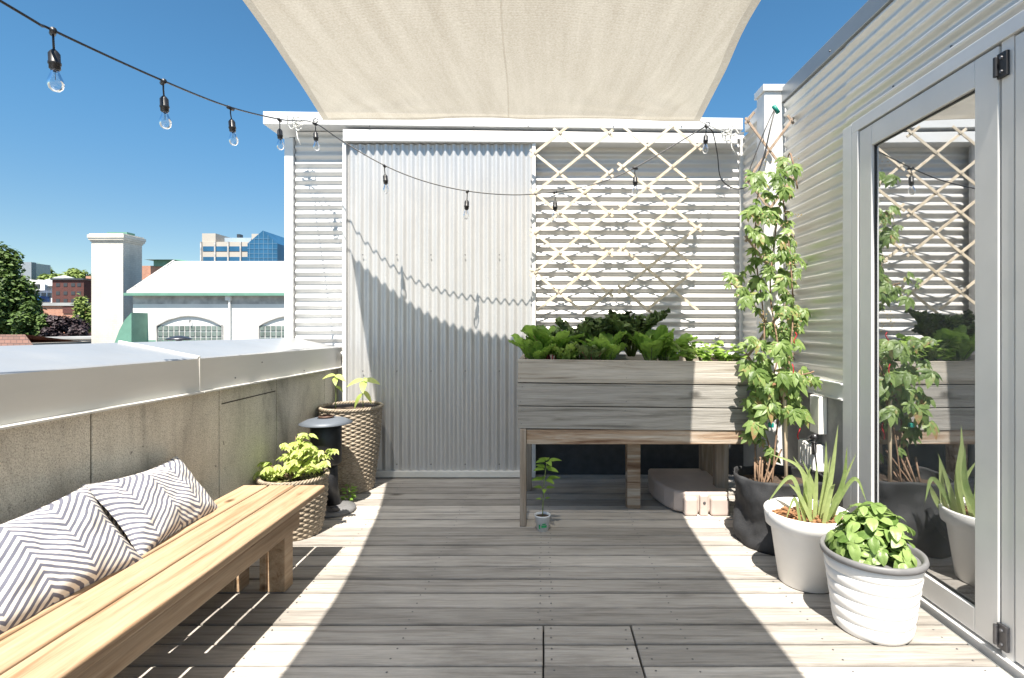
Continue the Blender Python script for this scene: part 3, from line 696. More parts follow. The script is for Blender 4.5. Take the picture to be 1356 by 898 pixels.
def celery(x,y,seed,label,n=15,L=.22):
    r=random.Random(seed); t=thing('celery_plant',label,'leafy plant',(x,y,Z0),G); a=MB(); s=MB()
    for k in range(n):
        th=r.uniform(0,2*pi); l=L*r.uniform(.55,1.1); tip=Vector((x+l*.65*cos(th),y+l*.65*sin(th),Z0+l*r.uniform(.55,1)))
        s.tube([(x,y,Z0),(x+l*.2*cos(th),y+l*.2*sin(th),Z0+l*.5),tip],[.005,.004,.002],5)
        for q in range(6):
            a2=th+r.uniform(-1.6,1.6); d=Vector((cos(a2),sin(a2),r.uniform(-.2,.7))); a.leaf(tip-Vector((0,0,.02*(q%3))),d,(r.uniform(-.4,.4),r.uniform(-.8,-.1),1),r.uniform(.05,.075),.045,.3,.2,6,.8,.35)
    a.build('leaves',M['parsley'],t,smooth=False); s.build('stalks',M['stem_green'],t,smooth=True)
celery(1.02,3.74,11,'light green celery plant first right of the shadow line in the planter')
celery(1.14,3.84,12,'light green celery plant in the sunny right third of the planter',17)
celery(1.26,3.74,13,'light green celery plant at the right end of the planter',13,.19)

# ---- basket plants
def shrub(c,z,seed):
    r=random.Random(seed); t=thing('maple_shrub','pale green small shrub with lobed leaves growing in the low wicker basket','shrub',(c[0],c[1],z)); a=MB(); s=MB()
    tips=[(-.12,-.07,.10),(-.15,.03,.08),(-.03,-.02,.20),(.04,-.03,.22),(.10,-.04,.19),(.14,.02,.15),(.16,-.05,.10),(.08,.06,.17),(-.01,.05,.24),(.02,-.10,.12),(.12,-.12,.10),(-.18,-.02,.05),(-.07,.08,.12),(.18,.04,.17),(.06,.0,.25)]
    for i,tp in enumerate(tips):
        p=Vector((c[0],c[1],z)); e=p+Vector((tp[0]*1.25,tp[1],tp[2]*1.15)); m=p.lerp(e,.5)+Vector((0,0,.02))
        s.tube([p,m,e],[.004,.003,.0015],5)
        for w in (.55,.8,1.0):
            for q in range(3):
                b0=p.lerp(e,w)+Vector((r.uniform(-.025,.025),r.uniform(-.025,.025),r.uniform(-.01,.02)))
                th=r.uniform(0,2*pi)
                for l in (-1.0,-.5,0,.5,1.0):
                    d=Vector((cos(th+l),sin(th+l),-.25)); a.leaf(b0,d,(r.uniform(-.3,.3),r.uniform(-.7,0),1),.060*(1-.25*abs(l))*r.uniform(.8,1.25),.024,.35,.15,3)
    a.build('leaves',M['maple'],t); s.build('branches',M['stem_brown'],t,smooth=True)
    gcv=MB(); 
    for k in range(700):
        th=r.uniform(0,2*pi); rr=.175*sqrt(r.random()); gcv.leaf((c[0]+rr*cos(th),c[1]+rr*sin(th),z-.005),(r.uniform(-1,1),r.uniform(-1,1),r.uniform(.2,1)),(0,0,1),r.uniform(.012,.03),.008,.5,.1,2)
    o=gcv.build('moss',leafmat('mossy_cover',(.16,.17,.06),(.42,.40,.22),.3,.8)); o['kind']='stuff'; o['label']='yellowish moss covering the soil of the low basket'; o['category']='moss'
shrub(B1,.345,4)
def twig(name,label,base,pts,leaves,grp,mat='maple'):
    t=thing(name,label,'seedling',base,grp); s=MB(); s.tube([Vector(base)+Vector(p) for p in pts],[.0045]+[.003]*(len(pts)-1),6); s.build('stem',M['stem_green'],t,smooth=True)
    a=MB()
    for (p,d,L,Wd) in leaves: a.leaf(Vector(base)+Vector(p),d,(0,-.5,1),L,Wd,.5,.15,6)
    a.build('leaves',M[mat],t,smooth=True)
bb=(B2[0]-.10,B2[1]-.08,.64)
twig('seedling','thin seedling with a few yellowish leaves on the left of the tall basket',bb,[(0,0,0),(.005,0,.15),(0,0,.31)],
  [((0,0,.31),(-.9,-.3,.1),.10,.05),((0,0,.31),(.7,-.5,.0),.11,.05),((0,0,.29),(.3,-.9,-.2),.09,.045),((.003,0,.22),(.8,.1,-.3),.07,.035),((0,0,.3),(-.3,.8,.3),.07,.04)],'seedlings in the tall basket')
bb=(B2[0]+.12,B2[1]-.05,.64)
twig('seedling','seedling with broad drooping leaves on the right of the tall basket',bb,[(0,0,0),(.0,-.02,.12),(.01,-.02,.27)],
  [((.01,-.02,.27),(-1,-.3,.0),.14,.07),((.01,-.02,.27),(1,-.3,.15),.13,.07),((.01,-.02,.26),(.2,-1,-.3),.12,.06),((0,-.02,.16),(-.7,-.4,-.7),.13,.05),((0,-.02,.18),(.9,.1,-.7),.12,.05),((.01,0,.27),(.2,.8,.3),.10,.06)],'seedlings in the tall basket')
fo=MB(); r=random.Random(8)
for k in range(26):
    th=r.uniform(0,2*pi); fo.leaf((-1.51+.02*cos(th),4.06+.04*sin(th),.0+.13*r.random()),(cos(th)*.6,sin(th)*.6,r.uniform(-.1,.6)),(0,-.5,1),.045,.022,.4,.2,4)
fo.tube([(-1.51,4.07,0),(-1.51,4.06,.13)],.003,5)
tag(fo.build('weed',M['chard'],smooth=True),'small dark green weed growing on the deck behind the ashtray','weed')

# ================================================================= SEEDLING CUP
cp=thing('seedling_cup','small white printed plastic cup standing by the front left leg of the planter','plant pot',(-.02,3.50,0)); c=(-.018,3.50,0)
b=MB(); b.lathe([(0,0),(.038,0),(.050,.095),(.054,.098),(.054,.105),(.050,.105),(.047,.095),(.047,.088)],c,28,True); b.build('cup',M['cup'],cp,smooth=True)
b=MB(); b.lathe([(0,.092),(.03,.094),(.0475,.090)],c,20,True); b.build('soil',M['soil'],cp)
lb=MB()
def curved(a0,a1,z0,z1,rr):
    def fn(u,v):
        a=a0+(a1-a0)*u; z_=z0+(z1-z0)*v; q=.0385+(.05-.0385)*z_/.095+rr; return (c[0]+q*cos(a),c[1]+q*sin(a),z_)
    return fn
lb.grid(curved(-1.75,-.9,.030,.046,.0012),10,3); lb.grid(curved(-2.15,-1.9,.02,.05,.0012),4,3); lb.grid(curved(-1.6,-1.1,.050,.058,.0012),8,2); lb.build('printed_mark',M['cupgreen'],cp)
sdg=thing('seedling_plant','upright green pepper seedling growing in the small white cup','seedling',(-.018,3.50,.09)); b=MB(); b.tube([(-.018,3.5,.09),(-.014,3.5,.2),(-.006,3.5,.33),(.01,3.5,.45)],[.004,.0035,.003,.002],6); b.build('stem',M['stem_green'],sdg,smooth=True)
a=MB(); r=random.Random(5)
for i,(z_,n,L) in enumerate(((.45,5,.075),(.40,4,.085),(.33,4,.08),(.27,3,.06),(.20,2,.035))):
    for k in range(n):
        th=2*pi*k/n+i*.9+r.uniform(-.3,.3); d=Vector((cos(th),sin(th),.25+.2*r.random())); a.leaf((-.01+.015*(z_-.2)/.25,3.5,z_)+d*.012 if False else Vector((-.012+.02*(z_-.2)/.25,3.5,z_))+d*.015,d,(0,-.4,1),L*r.uniform(.85,1.15),L*.5,.45,.2,6)
a.build('leaves',M['seedling'],sdg,smooth=True)

# ================================================================= PLASTIC CASE UNDER PLANTER
pc=thing('plastic_base','low beige moulded plastic weight box lying under the right half of the planter','plastic box',(1.1,4.0,0))
b=MB(); b.prism([(1.00,3.78),(1.31,3.78),(1.33,3.86),(1.33,4.42),(.86,4.42),(.83,4.25),(.84,4.08),(.88,3.92),(.93,3.82)],.012,.165); b.build('body',M['case'],pc,bevel=.022,seg=4)
for (a0,a1) in ((.985,1.085),(1.175,1.31)):
    b=MB(); b.box(a0,a1,3.742,3.86,.0,.135); b.build('lobe',M['case'],pc,bevel=.022,seg=4)
b=MB(); b.box(1.10,1.160,3.752,3.85,.0,.150); b.build('latch',M['case'],pc,bevel=.012,seg=3)
b=MB(); b.lathe([(0,0),(.011,0),(.009,.004),(0,.004)],(0,0,0),12); o=b.build('bolt',M['screw'],pc); 
for p in o.data.vertices: p.co=Vector((1.13+p.co.x,3.752-p.co.z,.095+p.co.y))

# ================================================================= GROW BAG + VINE + STAKE
gb=thing('grow_bag','slumped black fabric grow bag with the climbing vine, beside the planter','grow bag',(1.475,3.33,0)); gc=(1.475,3.33)
def bagf(u,v):
    th=2*pi*u; z_=.42*v; r_=.262-.01*v+.02*noise.noise(Vector((cos(th)*2.2,sin(th)*2.2,v*2.5)))+.008*noise.noise(Vector((cos(th)*6,sin(th)*6,v*7)))-.05*max(0,.12-v)*4*.5
    r_+=.012*sin(v*9+th*2); z_*=1+.06*noise.noise(Vector((cos(th)*1.5,sin(th)*1.5,3)))*v
    return (gc[0]+r_*cos(th),gc[1]+r_*sin(th),z_)
b=MB(); b.grid(bagf,72,26); o=b.build('bag',M['felt'],gb,smooth=True,solid=.006)
b=MB(); b.grid(lambda u,v:(gc[0]+.245*(2*u-1)*sqrt(1-(2*v-1)**2/2),gc[1]+.245*(2*v-1)*sqrt(1-(2*u-1)**2/2),.355+.015*noise.noise(Vector((u*8,v*8,0)))),26,26); b.build('soil',M['soil'],gb,smooth=True)
b=MB(); hp=[]
for k in range(13):
    t=k/12; th=radians(232+46*t); rr=.275+.035*sin(pi*t); hp.append((gc[0]+rr*cos(th),gc[1]+rr*sin(th),.30-.17*sin(pi*t)))
for i in range(12): b.bar(hp[i],hp[i+1],.006,.03,(0,0,1))
b.build('handle',M['felt'],gb)
st=MB(); st.tube([at(1042,684,3.36),at(1040,560,3.37),at(1036,461,3.38)],.011,8); st=st.build('plant_stake',M['stake'],smooth=True); tag(st,'straight pale bamboo stake upright in the black grow bag','plant stake')
vn=thing('vine','tall climbing vine with light green leaves growing from the black grow bag','climbing plant',(1.475,3.33,.36)); s=MB()
vr=random.Random(12)
def vclamp(p):
    p.x=min(p.x,1.845-.02); 
    if p.z<1.14 and p.y>3.52: p.x=max(p.x,1.41)
    return p
paths=[[(1005,640,3.40),(1000,590,3.45),(1006,520,3.5),(1012,430,3.62),(1000,330,3.72),(1005,240,3.85)],
       [(1022,645,3.38),(1030,560,3.4),(1045,480,3.45),(1050,400,3.62),(1042,300,3.72),(1030,225,3.85)],
       [(1010,645,3.36),(1020,600,3.4),(1008,545,3.45),(1030,470,3.5),(1020,370,3.65),(1042,215,3.85),(1050,215,3.75),(1056,250,3.72)],
       [(1015,640,3.36),(1028,610,3.4),(1035,595,3.42)],[(1010,560,3.42),(1050,505,3.45),(1078,492,3.42)],[(1000,400,3.65),(975,380,3.68),(965,375,3.66)]]
for pt in paths: s.tube(crom([at(*q) for q in pt],6),.0055,6)
for k in range(7): s.tube([at(1000+4*k,650,3.36),at(1000+3*k+vr.uniform(-12,12),605,3.4+.02*k)],.006,5)
s.build('stem',M['stem_brown'],vn,smooth=True)
sil=[(215,1042,14,6),(232,1014,26,12),(250,1018,34,16),(275,1022,38,20),(300,1020,38,20),(325,1026,34,18),(345,1000,32,14),(352,1042,22,10),(375,990,30,15),(375,1038,24,12),(395,985,22,9),(400,1040,24,13),(420,1050,24,12),(440,1035,32,15),(462,1020,38,18),(485,1022,38,20),(505,1025,40,20),(530,1028,46,22),(550,1030,44,18),(495,1068,14,6),(570,1005,18,6),(420,1062,14,5),(590,1030,18,3)]
lf=MB()
for (py,cx,hwid,n) in sil:
    for k in range(int(n*.95)):
        x=cx+hwid*vr.uniform(-1,1)*vr.uniform(.75,1); y=py+vr.uniform(-16,16)
        d=(3.40 if py>455 else 3.60)+vr.uniform(-.10,.16)
        p=vclamp(at(x,y,d)); out=Vector((vr.uniform(-1,1),vr.uniform(-1.6,.1),vr.uniform(-.2,.5))).normalized()
        nrm=Vector((vr.uniform(-.3,.3),-.75,.8)); sc=vr.uniform(.45,1.5)*(1.1 if py>455 else .92)
        fwd=Vector((out.x,-.35,-.55)).normalized(); sd_=fwd.cross(nrm).normalized()
        for l in (-1.25,-.62,0,.62,1.25):
            dd=(fwd*cos(l)+sd_*sin(l)).normalized()
            L=.078*sc*(1-.22*abs(l)); lf.leaf(p,dd,nrm+Vector((vr.uniform(-.25,.25),0,vr.uniform(-.2,.2))),L,L*.44,vr.uniform(.2,.5),.22,5)
fl=lf; lf.k=1
for k in range(150):
    py=vr.choice([216,345,432,500,420,290]); x=vr.uniform(1005,1062); q=vclamp(at(x,py+vr.uniform(-8,8),3.5)); fl.lathe([(0,-.005),(.0045,0),(0,.005)],tuple(q),5)

lf.build('leaves',[M['vine'],simple('vine_flower_buds',(.42,.32,.14),.7)],vn,smooth=True)
for (px_,a0,a1,wh) in ((1053,440,455,'upper'),(1049,482,512,'middle, longest'),(1058,560,582,'lowest')):
    tw=MB(); tw.tube([at(px_+2*sin(k),a0+(a1-a0)*k/6,3.33) for k in range(7)],.0035,5)
    tag(tw.build('plant_tie',M['red'],smooth=True),wh+' of the three thin red twine ties hanging in the vine','twine','red ties in the vine')
tc_=MB(); tc_.box(*sum([[v-.014,v+.014] for v in at(1021,563,3.33)],[])); tag(tc_.build('plant_clip',M['teal'],bevel=.004),'small teal plastic clip on the vine stem above the grow bag','clip')

# ================================================================= TRELLISES
def slat_pts(x0,y0,x1,y1,c0,c1):
    # clip segment to c0<=y<=c1 in pixels
    if y0==y1: return None
    t0,t1=0,1
    for lim,s_ in ((c0,1),(c1,-1)):
        f0=(y0-lim)*s_; f1=(y1-lim)*s_
        if f0<0 and f1<0: return None
        if f0<0: t0=max(t0,f0/(f0-f1))
        if f1<0: t1=min(t1,f0/(f0-f1))
    if t1-t0<.12: return None
    return (x0+(x1-x0)*t0,y0+(y1-y0)*t0,x0+(x1-x0)*t1,y0+(y1-y0)*t1)
def trellis(name,label,xl,xr,ytop,ybot,cells,half,yref,d,mat,w,grp,ext=6):
    t=thing(name,label,'trellis',tuple(at((xl+xr)/2,ybot,d)),grp); W_=xr-xl; H_=cells*half
    r=random.Random(int(xl)); 
    k=-12
    while k<24:
        for sg in (1,-1):
            y0=yref+k*2*half; y1=y0+sg*H_; e=ext*H_/W_*sg
            q=slat_pts(xl-ext,y0-e,xr+ext,y1+e,ytop+r.uniform(-3,3),ybot+r.uniform(-4,4))
            if q is None: continue
            dd=d+(.008 if sg>0 else 0)
            a_=at(q[0],q[1],dd); b_=at(q[2],q[3],dd); L=(b_-a_).length
            m=MB(); m.box(-L/2,L/2,-.0035,.0035,-w/2,w/2); o=m.build('slat',mat,t,bevel=.0015,seg=1)
            ang=math.atan2(b_.z-a_.z,b_.x-a_.x)
            o.matrix_parent_inverse=Matrix.Translation(-Vector(t.location)); o.location=(a_+b_)/2; o.rotation_euler=(r.uniform(-.1,.1),-ang,0)
        k+=1
    k=-12
    while k<24:
        for cx_ in range(cells+1):
            yy=yref+k*2*half+(half if cx_%2 else 0)+ (0 if True else 0)
            if ytop+4<yy<ybot-4: p=at(xl+W_*cx_/cells,yy,d-.006); MB().tube([p,p+Vector((0,-.004,0))],.004,6).build('rivet',M['screw'],t)
        k+=1
trellis('wooden_trellis','left pale wooden lattice trellis beside the sliding door',708,806,168,412,3,26.4,203,4.58,M['lath'],.024,'expanding trellises on the back wall')
trellis('wooden_trellis','right pale wooden lattice trellis under the sail corner, above the chard',824,923,166,414,3,27,221,4.56,M['lath'],.024,'expanding trellises on the back wall')
trellis('corner_trellis','weathered brown lattice holding the vine in the corner',990,1048,150,478,2,39,160,3.93,M['oldlath'],.02,None,3)

# ================================================================= WHITE POTS
def mulch(c,r0,z,t,seed,n=160):
    r=random.Random(seed); m=MB(); m.lathe([(0,z-.01),(r0*.6,z-.008),(r0,z-.012)],(c[0],c[1],0),28,True)
    for k in range(n):
        th=r.uniform(0,2*pi); q=r0*sqrt(r.random())*.95; a=r.uniform(0,pi); p=Vector((c[0]+q*cos(th),c[1]+q*sin(th),z-.004+r.uniform(-.003,.006))); d=Vector((cos(a),sin(a),r.uniform(-.2,.2)))*r.uniform(.008,.03)
        m.bar(p-d,p+d,r.uniform(.005,.012),.004)
    m.build('mulch',M['mulch'],t)
A=(1.385,2.80); ta=thing('plant_pot','plain white wide-rimmed plastic pot with strap-leaved plant','plant pot',(A[0],A[1],0),'white pots beside the glass door')
b=MB(); b.lathe([(0,.012),(.125,.012),(.130,0),(.138,.004),(.178,.290),(.180,.292),(.190,.294),(.203,.300),(.212,.372),(.208,.378),(.200,.378),(.192,.36),(.185,.30)],(A[0],A[1],0),56,True); b.build('pot_body',M['whitepot'],ta,smooth=True,bevel=0)
b=MB()
for k in range(40):
    th=2*pi*k/40; p=Vector((A[0]+.1965*cos(th),A[1]+.1965*sin(th),.340)); b.bar(p,p+Vector((0,0,.034)),.006,.005,(cos(th),sin(th),0))
b.build('rim_ribs',M['whitepot'],ta)
mulch(A,.188,.335,ta,3)
ir=thing('iris_plant','clump of upright and arching strap leaves in the plain white pot','plant',(A[0],A[1],.33)); a=MB(); r=random.Random(21)
def strap(base,tip,mid,w,mb):
    P=crom([base,mid,tip],8); n=len(P); vs=[]; fs=[]
    for i,p in enumerate(P):
        t=i/(n-1); ww=w*.52*(1-t**2.6)*(.75+.5*min(1,t*3)*.5); d=(P[min(i+1,n-1)]-P[max(i-1,0)]).normalized(); sd_=d.cross(Vector((.25,-1,.25))).normalized(); up=sd_.cross(d)
        vs+=[p-sd_*ww+up*ww*.25,p,p+sd_*ww+up*ww*.25]
    for i in range(n-1): q=i*3; fs+=[(q,q+1,q+4,q+3),(q+1,q+2,q+5,q+4)]
    mb.add(vs,fs)
for (bx,by,mx,my,tx,ty,dz,w) in ((1102,690,1112,648,1134,600,.02,.03),(1072,688,1070,640,1050,604,.0,.03),(1086,690,1090,650,1100,604,.12,.036),(1088,688,1100,630,1110,562,0,.036),(1085,690,1092,640,1094,584,.05,.038),(1093,690,1115,640,1122,590,-.05,.034),(1070,690,1066,650,1074,614,.05,.032),(1078,690,1080,645,1082,612,0,.03),
    (1098,690,1130,634,1148,665,.03,.026),(1066,686,1048,632,1014,668,-.05,.026),(1068,688,1060,622,1018,600,.05,.022),(1090,688,1100,650,1106,640,-.08,.03),(1075,690,1058,655,1044,640,-.06,.026),(1082,690,1075,640,1062,608,.08,.028),(1096,690,1108,655,1120,640,.1,.03),(1060,684,1052,660,1040,690,-.1,.018)):
    d=2.80+dz; base=at(bx,by,d); base.z=.33
    strap(base,at(tx,ty,d-.02),at(mx,my,d),w,a)
a.build('leaves',M['iris'],ir,smooth=True)

Bp=(1.468,2.375); tb=thing('plant_pot','white ribbed pot with dark grey rim holding basil, nearest the camera','plant pot',(Bp[0],Bp[1],0),'white pots beside the glass door')
prof=[(0,.01),(.138,.01),(.145,0),(.150,.004)]
for k in range(6):
    z0=.012+.052*k; z1=z0+.048; r0=.152+.044*z0/.33; r1=.152+.044*z1/.33
    prof+=[(r0+.0005,z0),(r0+.003,z0+.006),(r1+.003,z1-.005),(r1-.0015,z1),(r1-.0015,z1+.003)]
prof+=[(.197,.326),(.197,.330)]
b=MB(); b.lathe(prof,(Bp[0],Bp[1],0),64,True); b.build('pot_body',M['whitepot'],tb,smooth=True)
b=MB(); b.lathe([(.196,.322),(.207,.324),(.210,.336),(.206,.350),(.198,.352),(.188,.345),(.183,.30)],(Bp[0],Bp[1],0),64,True); b.build('rim',M['greyrim'],tb,smooth=True)
mulch(Bp,.185,.315,tb,5)
bs=thing('basil_plant','bushy dome of broad bright green basil in the grey-rimmed ribbed pot','herb',(Bp[0],Bp[1],.31)); a=MB(); s=MB(); r=random.Random(33)
for k in range(135):
    th=r.uniform(0,2*pi); el=math.acos(1-r.random()*.98); rr=.158*r.uniform(.72,1.02); p=Vector((Bp[0]-.0+rr*sin(el)*cos(th)*1.08,Bp[1]+rr*sin(el)*sin(th),.325+rr*cos(el)*1.42))
    s.tube([(Bp[0]+.03*cos(th),Bp[1]+.03*sin(th),.31),(Bp[0]+.08*sin(el)*cos(th),Bp[1]+.08*sin(el)*sin(th),.32+.09*cos(el)),p],[.004,.003,.002],5)
    nr=Vector((sin(el)*cos(th)*.8,sin(el)*sin(th)*.8,cos(el)+.5)).normalized()
    for q in range(4):
        a2=2*pi*q/4+r.uniform(-.6,.6); t1=nr.orthogonal().normalized(); t2=nr.cross(t1); d=(t1*cos(a2)+t2*sin(a2)+nr*r.uniform(-.1,.35)+Vector((0,0,-.15))).normalized(); L=r.uniform(.045,.074)*(1 if q<3 else .6)
        side=d.cross(nr).normalized(); tl=r.uniform(-.35,.35); n2=(nr+side*tl).normalized(); side=d.cross(n2).normalized()
        def bf(u,v,p=p,d=d,side=side,nr=n2,L=L):
            ss=2*u-1; w=.33*L*sin(pi*min(1,v**.85*.95+.03))**.75
            return p+d*(.004+L*v)+side*(ss*w)+nr*(.10*w*sin(pi*v) + .22*w*abs(ss) - .42*L*v*v - .22*w*ss*ss+.0028*noise.noise(Vector((ss*4,v*9,k)))+.0016*abs(sin(v*16+abs(ss)*4))*abs(ss))
        a.grid(bf,6,9)
a.build('leaves',M['basil'],bs,smooth=True); s.build('stems',M['stem_green'],bs,smooth=True)

# ================================================================= ELECTRICAL BOXES
eb=thing('outlet_box','white weatherproof outlet box with plugged black cord on the stucco base by the vine','electrical box',(1.84,3.6,.5))
b=MB(); b.box(1.775,1.857,3.50,3.72,.38,.56); b.build('cover',M['whitepot'],eb,bevel=.012,seg=3)
b=MB()
for k in range(5): b.box(1.771,1.776,3.53+.035*k,3.545+.035*k,.40,.54)
b.build('ribs',M['whitepot'],eb,bevel=.002)
b=MB(); b.tube([(1.79,3.52,.50),(1.75,3.44,.59),(1.73,3.40,.60)],[.016,.016,.010],8); b.tube(crom([(1.73,3.40,.60),(1.72,3.36,.50),(1.76,3.40,.30),(1.80,3.45,.10),(1.82,3.5,.01)],6),.0045,6); b.build('cord',M['black'],eb,smooth=True)
b=MB(); b.tube([(1.81,3.62,.58),(1.79,3.5,.62)],.02,10); b.build('plug',M['steel'],eb,smooth=True)
cbx=MB(); cbx.box(1.80,1.857,3.48,3.60,.635,.885); tag(cbx.build('junction_box',M['whitepot'],bevel=.006),'tall narrow white junction box under the flashing, above the outlet box','electrical box')

# ================================================================= SHADE SAIL
Lp=crom([(-1.76,4.19,2.985),(-1.45,3.05,2.80),(-1.262,2.2,2.71),(-1.11,1.0,2.66),(-1.18,-.2,2.70),(-1.62,-2.0,2.85)],10)
Rp=crom([(1.225,4.19,2.975),(1.03,3.05,2.80),(.900,2.2,2.71),(.905,1.0,2.66),(1.02,-.2,2.70),(1.52,-2.0,2.85)],10)
def sailf(u,v):
    k=v*(len(Lp)-1); i=min(int(k),len(Lp)-2); f=k-i; l=Lp[i].lerp(Lp[i+1],f); r_=Rp[i].lerp(Rp[i+1],f); p=l.lerp(r_,u)
    w=4*u*(1-u)
    p.y-=.33*w*max(0,1-v*2.2)**2; p.y+=.3*w*max(0,v*2.2-1.2)**2
    p.z-=.115*w**.9*(1-.6*v) ; p.z+=.006*noise.noise(Vector((u*9,v*2,1)))*w
    p.z+=.007*sin(u*19+v*3)*max(0,1-v*3)*w
    for cu_ in (0,1):
        du=abs(u-cu_); dv=v; an=math.atan2(dv*2.2,du+1e-4); rr_=sqrt(du*du+dv*dv*4)
        p.z+=.005*sin(an*17+cu_)*math.exp(-((rr_-.28)/.22)**2)*min(1,rr_*6)
    return p
sa=thing('shade_sail','cream fabric shade sail stretched overhead, its front edge tied to the stair house','shade sail',tuple(sailf(.5,.4)))
MB().grid(lambda u,v:sailf(.020+.960*u,.012+.988*v),160,110).build('cloth',M['sail'],sa,smooth=True)
MB().grid(lambda u,v:sailf(.0200*u,v),2,60).build('hem',M['hem'],sa,smooth=True)
MB().grid(lambda u,v:sailf(.980+.0200*u,v),2,60).build('hem',M['hem'],sa,smooth=True)
MB().grid(lambda u,v:sailf(.020+.960*u,.012*v),80,2).build('hem',M['hem'],sa,smooth=True)
MB().grid(lambda u,v:sailf(.498+.004*u,.012+.988*v)-Vector((0,0,.004)),2,60).build('centre_seam',M['seam'],sa,smooth=True)
def knot(name,label,a_,b_,seed):
    r=random.Random(seed); t=thing(name,label,'rope',tuple(b_)); m=MB(); m.tube([a_,a_.lerp(b_,.5)+Vector((0,0,-.01)),b_],.004,6)
    for k in range(5):
        q=b_+Vector((r.uniform(-.05,.05),r.uniform(-.02,.01),r.uniform(-.04,.04))); pts=[q+Vector((.045*cos(i)*r.uniform(.6,1),.01*sin(i*2),.04*sin(i))) for i in [j*.7 for j in range(9)]]; m.tube(crom(pts,3),.005,5)
    m.tube([b_,b_+Vector((.02,0,-.13)),b_+Vector((.05,-.01,-.19))],.005,5)
    m.build('cord',M['rope'],t,smooth=True)
    r_=MB(); pts=[a_.lerp(b_,.25)+Vector((.018*cos(i*pi/6),0,.018*sin(i*pi/6))) for i in range(13)]; r_.tube(pts,.004,6); r_.build('ring',M['steel'],t,smooth=True)
    h=MB(); h.tube([b_+Vector((0,.0,.0)),Vector((b_.x,4.65,b_.z))],.006,8); h.build('hook',M['steel'],t,smooth=True)
knot('sail_tie','knotted white rope tying the left sail corner to the stair house coping',Lp[0].copy(),at(391,163,4.6),3)
knot('sail_tie','knotted white rope tying the right sail corner to the stair house coping',Rp[0].copy(),at(966,176,4.6),9)

# ================================================================= STRING LIGHTS
bulbs=[(70,40,2.02),(216,107,2.58),(305,142,3.22),(370,158,3.95),(417,163,4.45),(509,219,4.28),(619,253,4.27),(735,254,4.27),(841,222,4.33),(935,167,4.42)]
sg=thing('string_lights','black festoon cable with clear hanging bulbs crossing the sky and the sliding door','string lights',tuple(at(395,160,4.6)))
cpts=[Vector((-1.95,-2.0,2.9)),Vector((-1.93,.4,2.50)),at(0,1,1.80)]+[at(*q) for q in bulbs[:4]]+[at(393,160,4.5)]+[at(*bulbs[4])]+[at(455,188,4.33)]+[at(*bulbs[5]),at(562,240,4.27)]+[at(*bulbs[6]),at(680,258,4.27)]+[at(*bulbs[7]),at(790,243,4.3)]+[at(*q) for q in bulbs[8:]]
MB().tube(crom(cpts,8),.0048,6).build('cable',M['black'],sg,smooth=True)
MB().tube(crom([at(935,167,4.42),at(944,176,4.5),at(950,205,4.55),at(954,235,4.6),at(968,248,4.62),at(982,250,4.6),at(990,247,4.5)],6),.0048,6).build('tail_cable',M['black'],sg,smooth=True)
def holder():
    m=MB(); m.tube([(-.022,0,-.006),(.022,0,-.006)],.011,8); m.tube([(0,0,-.012),(.004,0,-.04),(0,0,-.075)],.0038,6)
    m.lathe([(.004,-.070),(.012,-.078),(.0185,-.088),(.0185,-.118),(.0205,-.120),(.0205,-.128),(.018,-.130),(.018,-.145),(.014,-.146)],(0,0,0),20)
    return m
def bulbm():
    m=MB(); m.lathe([(.0125,-.146),(.013,-.156),(.018,-.170),(.0255,-.190),(.0265,-.205),(.021,-.220),(.011,-.229),(0,-.231)],(0,0,0),20,True)
    m.k=1; m.lathe([(.0135,-.140),(.0135,-.153),(.0125,-.153)],(0,0,0),16,True); m.k=2; m.tube([(-.002,0,-.15),(-.006,0,-.185),(.006,0,-.185),(.002,0,-.15)],.0008,4)
    return m
h0=holder().build('lamp_holder',M['black'],sg,smooth=True); b0=bulbm().build('bulb',[M['bulbglass'],M['steel'],M['screw']],h0,smooth=True); rr=random.Random(4)
for i,q in enumerate(bulbs):
    if i==0: h,bl=h0,b0
    else:
        h=h0.copy(); COL.objects.link(h); h.parent=sg; h.matrix_parent_inverse=h0.matrix_parent_inverse.copy(); bl=b0.copy(); COL.objects.link(bl); bl.parent=h; bl.matrix_parent_inverse=Matrix.Identity(4)
    h.location=at(*q); h.rotation_euler=(rr.uniform(-.08,.08),rr.uniform(-.05,.08),rr.uniform(0,6))
# dark cables on the corner post with green connectors
ck=MB(); ck.tube(crom([at(1027,142,3.95),at(1020,170,3.9),at(1012,205,3.88),at(1000,240,3.86)],6),.006,6); ck.tube(crom([at(1027,142,3.95),at(1016,165,3.9),at(1002,200,3.88),at(990,232,3.86)],6),.004,6); ck.k=1; ck.tube([at(1024,140,3.94),at(1031,150,3.94)],.016,8)
tag(ck.build('power_cable',[M['black'],M['teal']],smooth=True),'black cables with a green connector hanging down the corner post above the vine','cable')

